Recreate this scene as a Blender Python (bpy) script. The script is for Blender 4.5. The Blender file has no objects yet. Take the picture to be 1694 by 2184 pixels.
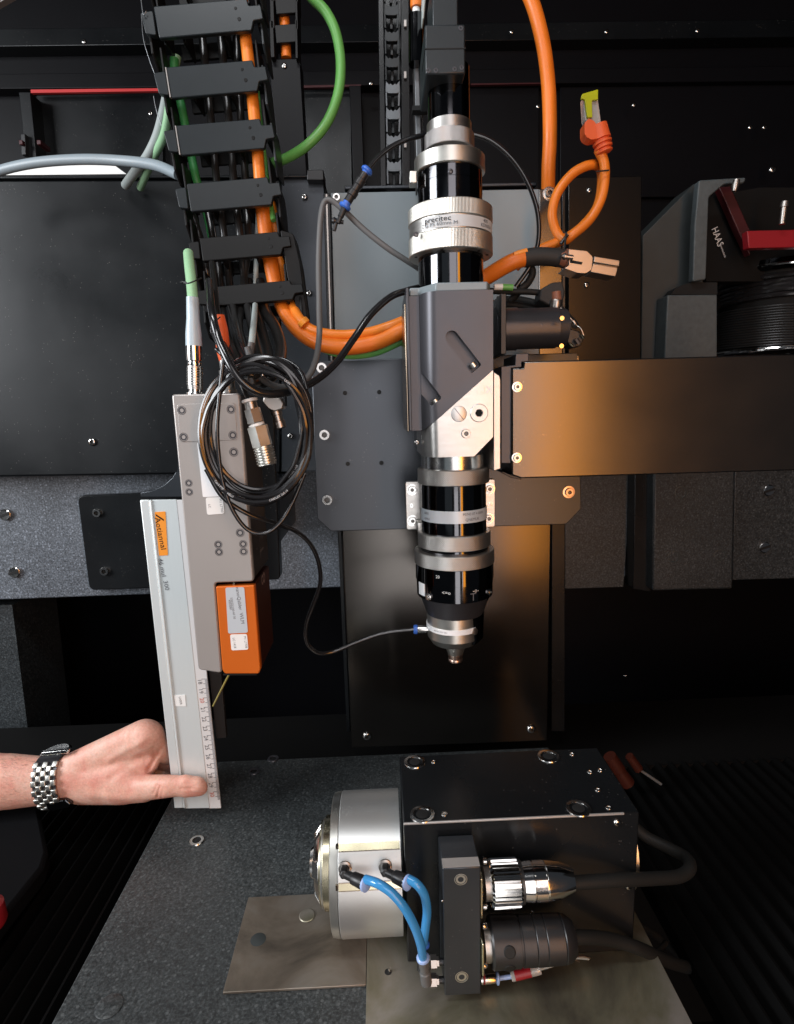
import bpy, bmesh, math, random
import numpy as np
from mathutils import Vector, Matrix
random.seed(7)
sc = bpy.context.scene
C = sc.collection

# ---------------------------------------------------------------- camera
F, CU, CV = 1240.4, 847.0, 1091.7            # pinhole of the photograph (in 1694 x 2184 units)
def nrm(a):
    a = np.array(a, float); return a / np.linalg.norm(a)
XH = nrm((1, -0.0338, 0.025))                # world X, depth and down axes as seen by the camera
VD = np.array((0.0294, 1.0, 0.176)); VD = nrm(VD - VD.dot(XH) * XH)
DH = nrm(np.cross(XH, VD))
if DH[2] < 0: DH = -DH
CAM = np.array((0.0, 0.0, 0.44))
def wdir(q):
    q = np.array(q, float); return np.array((q.dot(XH), q.dot(DH), -q.dot(VD)))
cd = bpy.data.cameras.new("camera"); cam = bpy.data.objects.new("camera", cd); C.objects.link(cam)
r_, u_, b_ = wdir((1, 0, 0)), wdir((0, -1, 0)), wdir((0, 0, -1))
cam.matrix_world = Matrix(((r_[0], u_[0], b_[0], 0), (r_[1], u_[1], b_[1], 0), (r_[2], u_[2], b_[2], 0.44), (0, 0, 0, 1)))
cd.sensor_fit = 'VERTICAL'; cd.sensor_height = 24; cd.lens = 24 * 1240.4 / 2183.4
cd.clip_start = 0.01; cd.clip_end = 50
sc.camera = cam

# ---------------------------------------------------------------- light
w = bpy.data.worlds.new("World"); sc.world = w; w.use_nodes = True
bg = w.node_tree.nodes["Background"]; bg.inputs[0].default_value = (0.75, 0.85, 1.0, 1); bg.inputs[1].default_value = 0.035
sc.view_settings.view_transform = 'Standard'; sc.view_settings.look = 'None'
sc.view_settings.exposure = 0; sc.view_settings.gamma = 1
def area(name, loc, target, sx, sy, power, col):
    l = bpy.data.lights.new(name, 'AREA'); l.shape = 'RECTANGLE'; l.size = sx; l.size_y = sy
    l.energy = power; l.color = col
    o = bpy.data.objects.new(name, l); C.objects.link(o); o.location = loc
    d = Vector(target) - Vector(loc); o.rotation_euler = d.to_track_quat('-Z', 'Y').to_euler()
    return o
# the lit workshop seen through the open machine door, a strip lamp above it and the amber door window beside it
area("workshop_lamp", (0.09, -1.0, 0.80), (0.09, 0.5, 0.60), 0.64, 1.1, 6.4, (1.0, 0.95, 0.97))
area("workshop_lower_lamp", (0.12, -1.0, -0.12), (0.12, 0.5, 0.10), 0.36, 0.66, 2.6, (1.0, 0.97, 0.97))
area("workshop_wall_glow", (-0.66, -1.0, 0.60), (-0.5, 0.5, 0.55), 0.8, 1.2, 0.55, (0.80, 0.93, 1.0))
area("left_window_lamp", (-1.75, -0.25, 0.92), (-0.25, 0.65, 0.28), 0.85, 0.9, 44, (0.93, 0.96, 1.0))
area("ceiling_strip_lamp", (-0.25, -0.05, 1.40), (-0.1, 0.5, 0.3), 0.6, 0.12, 5.5, (0.97, 0.98, 1.0))
area("side_glow_lamp", (-1.30, 0.42, 0.25), (0.0, 0.5, 0.25), 0.05, 0.9, 0.45, (1.0, 0.62, 0.38))
area("door_gap_lamp", (0.372, -0.55, 0.42), (0.372, 0.6, 0.42), 0.045, 1.05, 0.55, (1.0, 0.96, 0.97))
area("amber_window_lamp", (0.475, -0.55, 0.42), (0.475, 0.6, 0.42), 0.14, 1.05, 3.8, (1.0, 0.36, 0.03))

# ---------------------------------------------------------------- pixel -> place
def ray(u, v):
    return wdir((u - CU, v - CV, F))
def W(u, v, Y):
    d = ray(u, v); return CAM + d * (Y / d[1])
def WZ(u, v, Z):
    d = ray(u, v); return CAM + d * ((Z - CAM[2]) / d[2])
def S(u, v, Y):                               # metres per unit at that depth
    return Y / ray(u, v)[1]

# ---------------------------------------------------------------- materials
MATS = {}
def mat(name, col, rough=0.5, metal=0.0, bump=0.0, bscale=400.0, var=0.0, vscale=30.0, coat=0.0, spec=0.5,
        trans=0.0, aniso=0.0, stretch=None, rvar=0.0, sss=0.0, emit=None, alpha=1.0, dust=0.0):
    m = bpy.data.materials.new(name); m.use_nodes = True; nt = m.node_tree; N = nt.nodes; L = nt.links
    p = N["Principled BSDF"]
    p.inputs['Base Color'].default_value = (*col, 1); p.inputs['Roughness'].default_value = rough
    p.inputs['Metallic'].default_value = metal; p.inputs['Specular IOR Level'].default_value = spec
    p.inputs['Coat Weight'].default_value = coat; p.inputs['Coat Roughness'].default_value = 0.08
    p.inputs['Transmission Weight'].default_value = trans; p.inputs['Anisotropic'].default_value = aniso
    p.inputs['Alpha'].default_value = alpha
    if sss:
        p.inputs['Subsurface Weight'].default_value = sss
        p.inputs['Subsurface Radius'].default_value = (0.004, 0.0015, 0.0008); p.inputs['Subsurface Scale'].default_value = 1.0
    tc = N.new('ShaderNodeTexCoord'); mp = N.new('ShaderNodeMapping'); L.new(tc.outputs['Object'], mp.inputs[0])
    if stretch: mp.inputs['Scale'].default_value = stretch
    if var or rvar:
        n = N.new('ShaderNodeTexNoise'); n.inputs['Scale'].default_value = vscale; n.inputs['Detail'].default_value = 5
        L.new(mp.outputs[0], n.inputs['Vector'])
        if var:
            mx = N.new('ShaderNodeMix'); mx.data_type = 'RGBA'; L.new(n.outputs['Fac'], mx.inputs[0])
            lo = [c * (1 - var) for c in col]; hi = [min(1, c * (1 + var)) for c in col]
            mx.inputs[6].default_value = (*lo, 1); mx.inputs[7].default_value = (*hi, 1)
            L.new(mx.outputs[2], p.inputs['Base Color'])
        if rvar:
            mr = N.new('ShaderNodeMapRange'); L.new(n.outputs['Fac'], mr.inputs[0])
            mr.inputs[1].default_value = 0.3; mr.inputs[2].default_value = 0.7
            mr.inputs[3].default_value = max(0.02, rough - rvar); mr.inputs[4].default_value = rough + rvar
            L.new(mr.outputs[0], p.inputs['Roughness'])
    if dust:
        # sparse pale specks
        v = N.new('ShaderNodeTexVoronoi'); v.inputs['Scale'].default_value = 260; L.new(tc.outputs['Object'], v.inputs['Vector'])
        n2 = N.new('ShaderNodeTexNoise'); n2.inputs['Scale'].default_value = 45; n2.inputs['Detail'].default_value = 3
        L.new(tc.outputs['Object'], n2.inputs['Vector'])
        lt = N.new('ShaderNodeMath'); lt.operation = 'LESS_THAN'; L.new(v.outputs['Distance'], lt.inputs[0]); lt.inputs[1].default_value = 0.12
        gt = N.new('ShaderNodeMath'); gt.operation = 'GREATER_THAN'; L.new(n2.outputs['Fac'], gt.inputs[0]); gt.inputs[1].default_value = 0.56
        mu = N.new('ShaderNodeMath'); mu.operation = 'MULTIPLY'; L.new(lt.outputs[0], mu.inputs[0]); L.new(gt.outputs[0], mu.inputs[1])
        m2 = N.new('ShaderNodeMath'); m2.operation = 'MULTIPLY'; L.new(mu.outputs[0], m2.inputs[0]); m2.inputs[1].default_value = dust
        mx2 = N.new('ShaderNodeMix'); mx2.data_type = 'RGBA'; L.new(m2.outputs[0], mx2.inputs[0])
        src = p.inputs['Base Color'].links[0].from_socket if p.inputs['Base Color'].links else None
        if src: L.new(src, mx2.inputs[6])
        else: mx2.inputs[6].default_value = (*col, 1)
        mx2.inputs[7].default_value = (0.45, 0.43, 0.40, 1); L.new(mx2.outputs[2], p.inputs['Base Color'])
    if bump:
        n = N.new('ShaderNodeTexNoise'); n.inputs['Scale'].default_value = bscale; n.inputs['Detail'].default_value = 3
        L.new(mp.outputs[0], n.inputs['Vector'])
        b = N.new('ShaderNodeBump'); b.inputs['Strength'].default_value = bump; b.inputs['Distance'].default_value = 0.0004
        L.new(n.outputs['Fac'], b.inputs['Height']); L.new(b.outputs[0], p.inputs['Normal'])
    if emit:
        p.inputs['Emission Color'].default_value = (*emit[:3], 1); p.inputs['Emission Strength'].default_value = emit[3]
    MATS[name] = m; return m
def granite(name, base, fleck, scale=330, rough=0.42):
    m = bpy.data.materials.new(name); m.use_nodes = True; nt = m.node_tree; N = nt.nodes; L = nt.links
    p = N["Principled BSDF"]; p.inputs['Roughness'].default_value = rough
    tc = N.new('ShaderNodeTexCoord')
    a = N.new('ShaderNodeTexNoise'); a.inputs['Scale'].default_value = scale; a.inputs['Detail'].default_value = 4; a.inputs['Roughness'].default_value = 0.75
    c = N.new('ShaderNodeTexNoise'); c.inputs['Scale'].default_value = 9; c.inputs['Detail'].default_value = 5
    v = N.new('ShaderNodeTexVoronoi'); v.inputs['Scale'].default_value = scale * 0.9
    for n in (a, c, v): L.new(tc.outputs['Object'], n.inputs['Vector'])
    r = N.new('ShaderNodeValToRGB'); e = r.color_ramp.elements
    e[0].position = 0.33; e[0].color = (*[x * 0.35 for x in base], 1); e[1].position = 0.72; e[1].color = (*fleck, 1)
    k = r.color_ramp.elements.new(0.52); k.color = (*base, 1)
    L.new(a.outputs['Fac'], r.inputs[0])
    rv = N.new('ShaderNodeMapRange'); L.new(v.outputs['Color'], rv.inputs[0]); rv.inputs[1].default_value = 0.0; rv.inputs[2].default_value = 1.0
    rv.inputs[3].default_value = 0.6; rv.inputs[4].default_value = 1.5
    rc = N.new('ShaderNodeMapRange'); L.new(c.outputs['Fac'], rc.inputs[0]); rc.inputs[1].default_value = 0.3; rc.inputs[2].default_value = 0.7
    rc.inputs[3].default_value = 0.78; rc.inputs[4].default_value = 1.2
    mu = N.new('ShaderNodeMath'); mu.operation = 'MULTIPLY'; L.new(rv.outputs[0], mu.inputs[0]); L.new(rc.outputs[0], mu.inputs[1])
    hs = N.new('ShaderNodeVectorMath'); hs.operation = 'SCALE'; L.new(r.outputs[0], hs.inputs[0]); L.new(mu.outputs[0], hs.inputs['Scale'])
    L.new(hs.outputs[0], p.inputs['Base Color'])
    v2 = N.new('ShaderNodeTexVoronoi'); v2.inputs['Scale'].default_value = scale * 0.55; L.new(tc.outputs['Object'], v2.inputs['Vector'])
    sp_ = N.new('ShaderNodeSeparateColor'); L.new(v2.outputs['Color'], sp_.inputs[0])
    g1 = N.new('ShaderNodeMath'); g1.operation = 'GREATER_THAN'; g1.inputs[1].default_value = 0.80; L.new(sp_.outputs[0], g1.inputs[0])
    g2 = N.new('ShaderNodeMath'); g2.operation = 'LESS_THAN'; g2.inputs[1].default_value = 0.30; L.new(v2.outputs['Distance'], g2.inputs[0])
    g3 = N.new('ShaderNodeMath'); g3.operation = 'MULTIPLY'; L.new(g1.outputs[0], g3.inputs[0]); L.new(g2.outputs[0], g3.inputs[1])
    g4 = N.new('ShaderNodeMath'); g4.operation = 'MULTIPLY'; L.new(g3.outputs[0], g4.inputs[0]); g4.inputs[1].default_value = 0.75
    mf = N.new('ShaderNodeMix'); mf.data_type = 'RGBA'; L.new(g4.outputs[0], mf.inputs[0]); L.new(hs.outputs[0], mf.inputs[6])
    mf.inputs[7].default_value = (*fleck, 1); L.new(mf.outputs[2], p.inputs['Base Color'])
    mr = N.new('ShaderNodeMapRange'); L.new(a.outputs['Fac'], mr.inputs[0]); mr.inputs[3].default_value = rough - 0.15; mr.inputs[4].default_value = rough + 0.2
    L.new(mr.outputs[0], p.inputs['Roughness'])
    b = N.new('ShaderNodeBump'); b.inputs['Strength'].default_value = 0.25; b.inputs['Distance'].default_value = 0.0004
    L.new(a.outputs['Fac'], b.inputs['Height']); L.new(b.outputs[0], p.inputs['Normal'])
    MATS[name] = m; return m
def knurl(name, col, rough, nx, style='straight', axis_r=0.035):
    m = bpy.data.materials.new(name); m.use_nodes = True; nt = m.node_tree; N = nt.nodes; L = nt.links
    p = N["Principled BSDF"]; p.inputs['Base Color'].default_value = (*col, 1); p.inputs['Metallic'].default_value = 1; p.inputs['Roughness'].default_value = rough
    tc = N.new('ShaderNodeTexCoord'); sx = N.new('ShaderNodeSeparateXYZ'); L.new(tc.outputs['Object'], sx.inputs[0])
    at = N.new('ShaderNodeMath'); at.operation = 'ARCTAN2'; L.new(sx.outputs[1], at.inputs[0]); L.new(sx.outputs[0], at.inputs[1])
    mu = N.new('ShaderNodeMath'); mu.operation = 'MULTIPLY'; L.new(at.outputs[0], mu.inputs[0]); mu.inputs[1].default_value = nx
    last = mu
    def sine(sgn):
        ad = N.new('ShaderNodeMath'); ad.operation = 'MULTIPLY_ADD'; L.new(sx.outputs[2], ad.inputs[0])
        ad.inputs[1].default_value = sgn * nx / axis_r; L.new(mu.outputs[0], ad.inputs[2])
        s = N.new('ShaderNodeMath'); s.operation = 'SINE'; L.new(ad.outputs[0], s.inputs[0]); return s
    if style == 'straight':
        h = N.new('ShaderNodeMath'); h.operation = 'SINE'; L.new(mu.outputs[0], h.inputs[0])
    else:
        a, b2 = sine(1.0), sine(-1.0)
        h = N.new('ShaderNodeMath'); h.operation = 'MAXIMUM'; L.new(a.outputs[0], h.inputs[0]); L.new(b2.outputs[0], h.inputs[1])
    b = N.new('ShaderNodeBump'); b.inputs['Strength'].default_value = 0.6; b.inputs['Distance'].default_value = 0.0002
    L.new(h.outputs[0], b.inputs['Height']); L.new(b.outputs[0], p.inputs['Normal'])
    MATS[name] = m; return m

mat('black_paint', (0.007, 0.008, 0.009), 0.28, spec=0.35, bump=0.08, bscale=900, var=0.2, vscale=12, dust=0.12, rvar=0.04)
mat('matt_label', (0.55, 0.57, 0.58), 0.6, spec=0.15)
mat('cover_paint', (0.040, 0.038, 0.036), 0.25, metal=0.9, bump=0.06, bscale=700, dust=0.2)
mat('dark_panel', (0.0045, 0.0055, 0.0065), 0.34, spec=0.3, bump=0.08, bscale=900, var=0.3, vscale=6, dust=0.25, rvar=0.10)
mat('arm_paint', (0.115, 0.110, 0.105), 0.23, metal=0.95, bump=0.06, bscale=700, var=0.06, vscale=20, dust=0.2, rvar=0.015)
mat('column_paint', (0.070, 0.065, 0.060), 0.19, metal=0.95, bump=0.05, bscale=700, var=0.06, vscale=20, dust=0.2, rvar=0.01)
mat('back_paint', (0.003, 0.003, 0.004), 0.45, spec=0.16, var=0.3, vscale=8)
mat('void_paint', (0.003, 0.003, 0.003), 0.7, spec=0.2)
mat('grey_plate', (0.19, 0.225, 0.24), 0.38, bump=0.06, bscale=800, var=0.08, vscale=9, dust=0.1, rvar=0.04)
mat('mount_plate', (0.050, 0.056, 0.064), 0.30, metal=0.6, bump=0.1, bscale=900, var=0.12, vscale=9, dust=0.2, rvar=0.03, spec=0.6)
mat('rail_grey', (0.16, 0.17, 0.18), 0.35, metal=0.5, var=0.2)
mat('anodised_black', (0.05, 0.05, 0.055), 0.32, metal=0.5, bump=0.05, bscale=900, var=0.1, vscale=30)
mat('anodised_grey', (0.074, 0.074, 0.083), 0.40, metal=0.5, bump=0.08, bscale=1200, var=0.08, vscale=30)
mat('gloss_black', (0.085, 0.085, 0.09), 0.09, metal=1.0, rvar=0.03, vscale=60)
mat('steel', (0.62, 0.61, 0.59), 0.20, metal=1.0, rvar=0.06, vscale=90)
mat('polished_steel', (0.72, 0.71, 0.69), 0.10, metal=1.0, rvar=0.05, vscale=50)
mat('machined_aluminium', (0.53, 0.515, 0.49), 0.36, metal=1.0, bump=0.05, bscale=500, stretch=(1, 1, 12), rvar=0.05, vscale=60, var=0.05)
mat('ring_aluminium', (0.66, 0.65, 0.60), 0.36, metal=1.0, rvar=0.05, vscale=60)
mat('chuck_silver', (0.60, 0.605, 0.59), 0.40, metal=0.85, bump=0.08, bscale=1500, var=0.05, vscale=20)
mat('brass_silver', (0.66, 0.60, 0.42), 0.25, metal=1.0, rvar=0.05)
mat('sensor_grey', (0.44, 0.415, 0.395), 0.36, metal=0.45, bump=0.06, bscale=1500, var=0.05, vscale=25)
mat('sensor_side', (0.028, 0.025, 0.024), 0.45, metal=0.3)
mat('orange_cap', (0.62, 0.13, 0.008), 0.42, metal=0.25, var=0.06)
mat('orange_side', (0.05, 0.010, 0.005), 0.45, metal=0.3)  # same orange with the shade of unlit sides put into its colour
mat('copper', (0.72, 0.52, 0.42), 0.3, metal=1.0)
mat('black_plastic', (0.012, 0.012, 0.013), 0.38, var=0.15, bump=0.05, bscale=600)
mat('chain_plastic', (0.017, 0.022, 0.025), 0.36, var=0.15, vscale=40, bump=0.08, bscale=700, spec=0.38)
mat('chain_mid', (0.013, 0.016, 0.018), 0.42, spec=0.35, var=0.15, vscale=40)  # same plastic, half darkened for a bar tilted out of the light
mat('chain_dark', (0.006, 0.006, 0.006), 0.45, spec=0.22, var=0.15, vscale=40)  # same plastic darkened; also puts shade into the lower bars
mat('rubber_black', (0.015, 0.015, 0.015), 0.28, spec=0.6)
mat('hose_black', (0.012, 0.012, 0.013), 0.18, spec=0.7)
mat('rubber_matt', (0.012, 0.0125, 0.012), 0.6, spec=0.25)
mat('cable_grey', (0.10, 0.10, 0.10), 0.5)
mat('cable_pale', (0.33, 0.37, 0.36), 0.5)
mat('hose_pale', (0.25, 0.30, 0.33), 0.42)
mat('orange_cable', (0.74, 0.175, 0.012), 0.42, var=0.10, vscale=60, bump=0.15, bscale=300, rvar=0.1)
mat('orange_thin', (0.76, 0.20, 0.015), 0.42, var=0.10, vscale=60, bump=0.15, bscale=300, rvar=0.1)
mat('orange_red', (0.72, 0.11, 0.025), 0.5)
mat('green_cable', (0.13, 0.40, 0.09), 0.42, var=0.12, vscale=70, bump=0.15, bscale=300, rvar=0.1)
mat('green_pale', (0.30, 0.52, 0.30), 0.45)
mat('green_deep', (0.04, 0.25, 0.07), 0.45)
mat('blue_plastic', (0.04, 0.14, 0.55), 0.35)
mat('blue_tube', (0.06, 0.34, 0.72), 0.16, trans=0.25, spec=0.7)
mat('pale_blue', (0.32, 0.45, 0.75), 0.35)
mat('clear_boot', (0.55, 0.66, 0.72), 0.3, trans=0.2)
mat('yellow_clear', (0.55, 0.60, 0.02), 0.25, trans=0.25)
mat('clear_plastic', (0.75, 0.75, 0.72), 0.15, trans=0.6)
mat('white_plastic', (0.78, 0.78, 0.76), 0.4)
mat('white_label', (0.80, 0.81, 0.82), 0.35)
mat('silver_label', (0.55, 0.60, 0.64), 0.35, metal=0.2)
mat('orange_label', (0.90, 0.30, 0.03), 0.4)
mat('ink', (0.01, 0.01, 0.01), 0.7, spec=0.1)
mat('ink_grey', (0.12, 0.12, 0.13), 0.7, spec=0.1)
mat('ink_red', (0.55, 0.12, 0.08), 0.5)
mat('ink_white', (0.62, 0.62, 0.62), 0.5)
mat('ruler_silver', (0.70, 0.74, 0.735), 0.40, metal=0.35, bump=0.03, bscale=700, stretch=(14, 1, 1), var=0.03, vscale=40)
mat('ruler_strip', (0.72, 0.70, 0.69), 0.42, metal=0.2)
mat('red_paint', (0.26, 0.010, 0.016), 0.4, var=0.15)
mat('dark_red', (0.045, 0.004, 0.006), 0.45)
mat('red_glow', (0.55, 0.03, 0.03), 0.5)  # plain bright red for the left stretch of trim
mat('cast_iron', (0.07, 0.085, 0.09), 0.55, bump=0.35, bscale=500, var=0.3, vscale=160)
mat('cast_dark', (0.032, 0.038, 0.038), 0.5, bump=0.15, bscale=500, var=0.25, vscale=60)
mat('heat_shrink', (0.02, 0.02, 0.02), 0.65, bump=0.2, bscale=300)
mat('brown_boot', (0.25, 0.10, 0.06), 0.5)
mat('nickel', (0.42, 0.39, 0.36), 0.36, metal=1.0, var=0.1, vscale=80)
mat('brass_dark', (0.30, 0.24, 0.18), 0.25, metal=1.0)
mat('socket_dark', (0.10, 0.095, 0.09), 0.3, metal=1.0)  # darker tone paints the shade inside screw recesses
mat('hole_black', (0.003, 0.003, 0.003), 0.8)
mat('yellow_wire', (0.30, 0.24, 0.05), 0.5)
mat('fabric', (0.004, 0.0042, 0.005), 0.85, spec=0.08, bump=0.4, bscale=600)
def skin():
    m = bpy.data.materials.new('skin'); m.use_nodes = True; N = m.node_tree.nodes; L = m.node_tree.links; p = N["Principled BSDF"]
    p.inputs['Roughness'].default_value = 0.5; p.inputs['Subsurface Weight'].default_value = 0.2
    p.inputs['Subsurface Radius'].default_value = (0.004, 0.0015, 0.0008); p.inputs['Subsurface Scale'].default_value = 1.0
    tc = N.new('ShaderNodeTexCoord')
    a = N.new('ShaderNodeTexNoise'); a.inputs['Scale'].default_value = 38; a.inputs['Detail'].default_value = 6; a.inputs['Roughness'].default_value = 0.65
    b = N.new('ShaderNodeTexNoise'); b.inputs['Scale'].default_value = 420; b.inputs['Detail'].default_value = 3
    v = N.new('ShaderNodeTexVoronoi'); v.inputs['Scale'].default_value = 900
    for n in (a, b, v): L.new(tc.outputs['Object'], n.inputs['Vector'])
    r = N.new('ShaderNodeValToRGB'); e = r.color_ramp.elements
    e[0].position = 0.34; e[0].color = (0.68, 0.43, 0.34, 1); e[1].position = 0.70; e[1].color = (0.62, 0.25, 0.19, 1)
    k = e.new(0.50); k.color = (0.67, 0.36, 0.275, 1); L.new(a.outputs['Fac'], r.inputs[0])
    mr = N.new('ShaderNodeMapRange'); L.new(b.outputs['Fac'], mr.inputs[0]); mr.inputs[1].default_value = 0.3; mr.inputs[2].default_value = 0.7
    mr.inputs[3].default_value = 0.90; mr.inputs[4].default_value = 1.08
    sc_ = N.new('ShaderNodeVectorMath'); sc_.operation = 'SCALE'; L.new(r.outputs[0], sc_.inputs[0]); L.new(mr.outputs[0], sc_.inputs['Scale'])
    L.new(sc_.outputs[0], p.inputs['Base Color'])
    m1 = N.new('ShaderNodeMath'); m1.operation = 'MULTIPLY_ADD'; L.new(v.outputs['Distance'], m1.inputs[0]); m1.inputs[1].default_value = 0.5; L.new(b.outputs['Fac'], m1.inputs[2])
    bp = N.new('ShaderNodeBump'); bp.inputs['Strength'].default_value = 0.45; bp.inputs['Distance'].default_value = 0.0004
    L.new(m1.outputs[0], bp.inputs['Height']); L.new(bp.outputs[0], p.inputs['Normal']); MATS['skin'] = m
skin()
mat('nail', (0.68, 0.36, 0.28), 0.3, sss=0.15)
mat('hair', (0.12, 0.07, 0.04), 0.6)
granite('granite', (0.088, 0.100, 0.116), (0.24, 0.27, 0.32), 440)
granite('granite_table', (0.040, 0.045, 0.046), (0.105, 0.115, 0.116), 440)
granite('granite_right', (0.026, 0.031, 0.034), (0.07, 0.08, 0.085), 440)  # same granite, weaker light on the right put into its colour
mat('bellows_rubber', (0.0025, 0.0025, 0.0025), 0.55, spec=0.12)
knurl('knurl_straight', (0.66, 0.64, 0.58), 0.40, 190)
knurl('knurl_diamond', (0.50, 0.48, 0.45), 0.38, 120, 'diamond')
knurl('knurl_fine', (0.42, 0.40, 0.39), 0.35, 160, 'diamond')

def steel_sheet(name, dark, mid=(0.255, 0.215, 0.17)):
    m = bpy.data.materials.new(name); m.use_nodes = True; N = m.node_tree.nodes; L = m.node_tree.links
    p = N["Principled BSDF"]; p.inputs['Metallic'].default_value = 0.75; p.inputs['Roughness'].default_value = 0.3
    tc = N.new('ShaderNodeTexCoord')
    n = N.new('ShaderNodeTexNoise'); n.inputs['Scale'].default_value = 11; n.inputs['Detail'].default_value = 7; n.inputs['Roughness'].default_value = 0.6; n.inputs['Distortion'].default_value = 0.6
    L.new(tc.outputs['Object'], n.inputs['Vector'])
    r = N.new('ShaderNodeValToRGB'); e = r.color_ramp.elements
    e[0].position = 0.32; e[0].color = (0.10 * dark, 0.085 * dark, 0.07 * dark, 1); e[1].position = 0.68; e[1].color = (0.38 * dark, 0.35 * dark, 0.31 * dark, 1)
    k = r.color_ramp.elements.new(0.48); k.color = (*mid, 1)  # brown mottling mixes stains with painted warm reflections
    L.new(n.outputs['Fac'], r.inputs[0]); L.new(r.outputs[0], p.inputs['Base Color'])
    mp = N.new('ShaderNodeMapping'); mp.inputs['Scale'].default_value = (1, 30, 1); L.new(tc.outputs['Object'], mp.inputs[0])
    n2 = N.new('ShaderNodeTexNoise'); n2.inputs['Scale'].default_value = 60; n2.inputs['Detail'].default_value = 3; L.new(mp.outputs[0], n2.inputs['Vector'])
    mr = N.new('ShaderNodeMapRange'); L.new(n.outputs['Fac'], mr.inputs[0]); mr.inputs[3].default_value = 0.30; mr.inputs[4].default_value = 0.55
    L.new(mr.outputs[0], p.inputs['Roughness'])
    b = N.new('ShaderNodeBump'); b.inputs['Strength'].default_value = 0.08; b.inputs['Distance'].default_value = 0.0003
    L.new(n2.outputs['Fac'], b.inputs['Height']); L.new(b.outputs[0], p.inputs['Normal'])
    MATS[name] = m
steel_sheet('sheet_brown', 1.0)
steel_sheet('sheet_bright', 1.0, (0.24, 0.225, 0.155))

# ---------------------------------------------------------------- geometry helpers: each returns (verts, faces)
ORG = {}
def merge(geos):
    V, Fc = [], []
    for g in geos:
        o = len(V); V += [tuple(p) for p in g[0]]; Fc += [tuple(i + o for i in f) for f in g[1]]
    return V, Fc
def mk(name, geo, m, parent=None, smooth=35, bevel=0.0, seg=2, org=None, keep=False):
    if isinstance(geo, list): geo = merge(geo)
    o0 = ORG[parent.name] if parent is not None else np.array(org if org is not None else (0, 0, 0), float)
    oo = np.array(org, float) if org is not None else o0
    me = bpy.data.meshes.new(name)
    me.from_pydata([tuple(np.array(p, float) - oo) for p in geo[0]], [], geo[1]); me.update()
    bm = bmesh.new(); bm.from_mesh(me); bmesh.ops.recalc_face_normals(bm, faces=bm.faces); bm.to_mesh(me); bm.free()
    me.materials.append(MATS[m])
    if smooth:
        me.shade_smooth(); me.set_sharp_from_angle(angle=math.radians(smooth))
    o = bpy.data.objects.new(name, me); C.objects.link(o)
    if parent is not None: o.parent = parent
    o.location = tuple(oo - (o0 if parent is not None else 0)); ORG[o.name] = oo
    if bevel:
        b = o.modifiers.new("bevel", 'BEVEL'); b.width = bevel; b.segments = seg; b.limit_method = 'ANGLE'; b.angle_limit = math.radians(40)
    return o
def thing(name, label, cat, org=(0, 0, 0), group=None):
    o = bpy.data.objects.new(name, None); C.objects.link(o); o.location = tuple(org); o.empty_display_size = 0.02
    o['label'] = label; o['category'] = cat
    if group: o['group'] = group
    ORG[o.name] = np.array(org, float); return o
def tag(o, label, cat, group=None):
    o['label'] = label; o['category'] = cat
    if group: o['group'] = group
    return o
def struct(o):
    o['kind'] = 'structure'; return o
def box(x0, x1, y0, y1, z0, z1):
    v = [(x, y, z) for x in (x0, x1) for y in (y0, y1) for z in (z0, z1)]
    return v, [(0, 1, 3, 2), (4, 6, 7, 5), (0, 4, 5, 1), (2, 3, 7, 6), (0, 2, 6, 4), (1, 5, 7, 3)]
def prism(pts, Y, depth):
    """frontal outline in photo units at distance Y, extruded straight back"""
    f = [W(u, v, Y) for u, v in pts]; b = [p + np.array((0, depth, 0)) for p in f]; n = len(f)
    fc = [tuple(range(n)), tuple(range(2 * n - 1, n - 1, -1))] + [(i, i + n, (i + 1) % n + n, (i + 1) % n) for i in range(n)]
    return f + b, fc
def extr(pts3, vec):
    f = [np.array(p, float) for p in pts3]; b = [p + np.array(vec, float) for p in f]; n = len(f)
    return f + b, [tuple(range(n)), tuple(range(2 * n - 1, n - 1, -1))] + [(i, i + n, (i + 1) % n + n, (i + 1) % n) for i in range(n)]
def rect(u0, v0, u1, v1, Y, depth):
    """an upright true rectangle through two corner pixels"""
    a, b = W(u0, v0, Y), W(u1, v1, Y); return box(a[0], b[0], Y, Y + depth, b[2], a[2])
def frame(axis):
    a = nrm(axis); h = np.array((0, 0, 1.0)) if abs(a[2]) < 0.9 else np.array((1.0, 0, 0))
    e1 = nrm(np.cross(h, a)); e2 = np.cross(a, e1); return a, e1, e2
def lathe(prof, origin, axis=(0, 0, 1), n=64, a0=0.0, a1=None, caps=True):
    """prof: list of (distance along axis, radius)"""
    a, e1, e2 = frame(axis); o = np.array(origin, float); V = []; Fc = []
    full = a1 is None; m = n if full else n + 1
    for h, r in prof:
        for i in range(m):
            t = (a0 + 2 * math.pi * i / n) if full else a0 + (a1 - a0) * i / n
            V.append(o + a * h + (e1 * math.cos(t) + e2 * math.sin(t)) * r)
    for k in range(len(prof) - 1):
        for i in range(n if full else n):
            j = (i + 1) % m if full else i + 1
            Fc.append((k * m + i, k * m + j, (k + 1) * m + j, (k + 1) * m + i))
    if full and caps:
        if prof[0][1] > 1e-6: Fc.append(tuple(range(m - 1, -1, -1)))
        if prof[-1][1] > 1e-6: Fc.append(tuple((len(prof) - 1) * m + i for i in range(m)))
    return V, Fc
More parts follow.
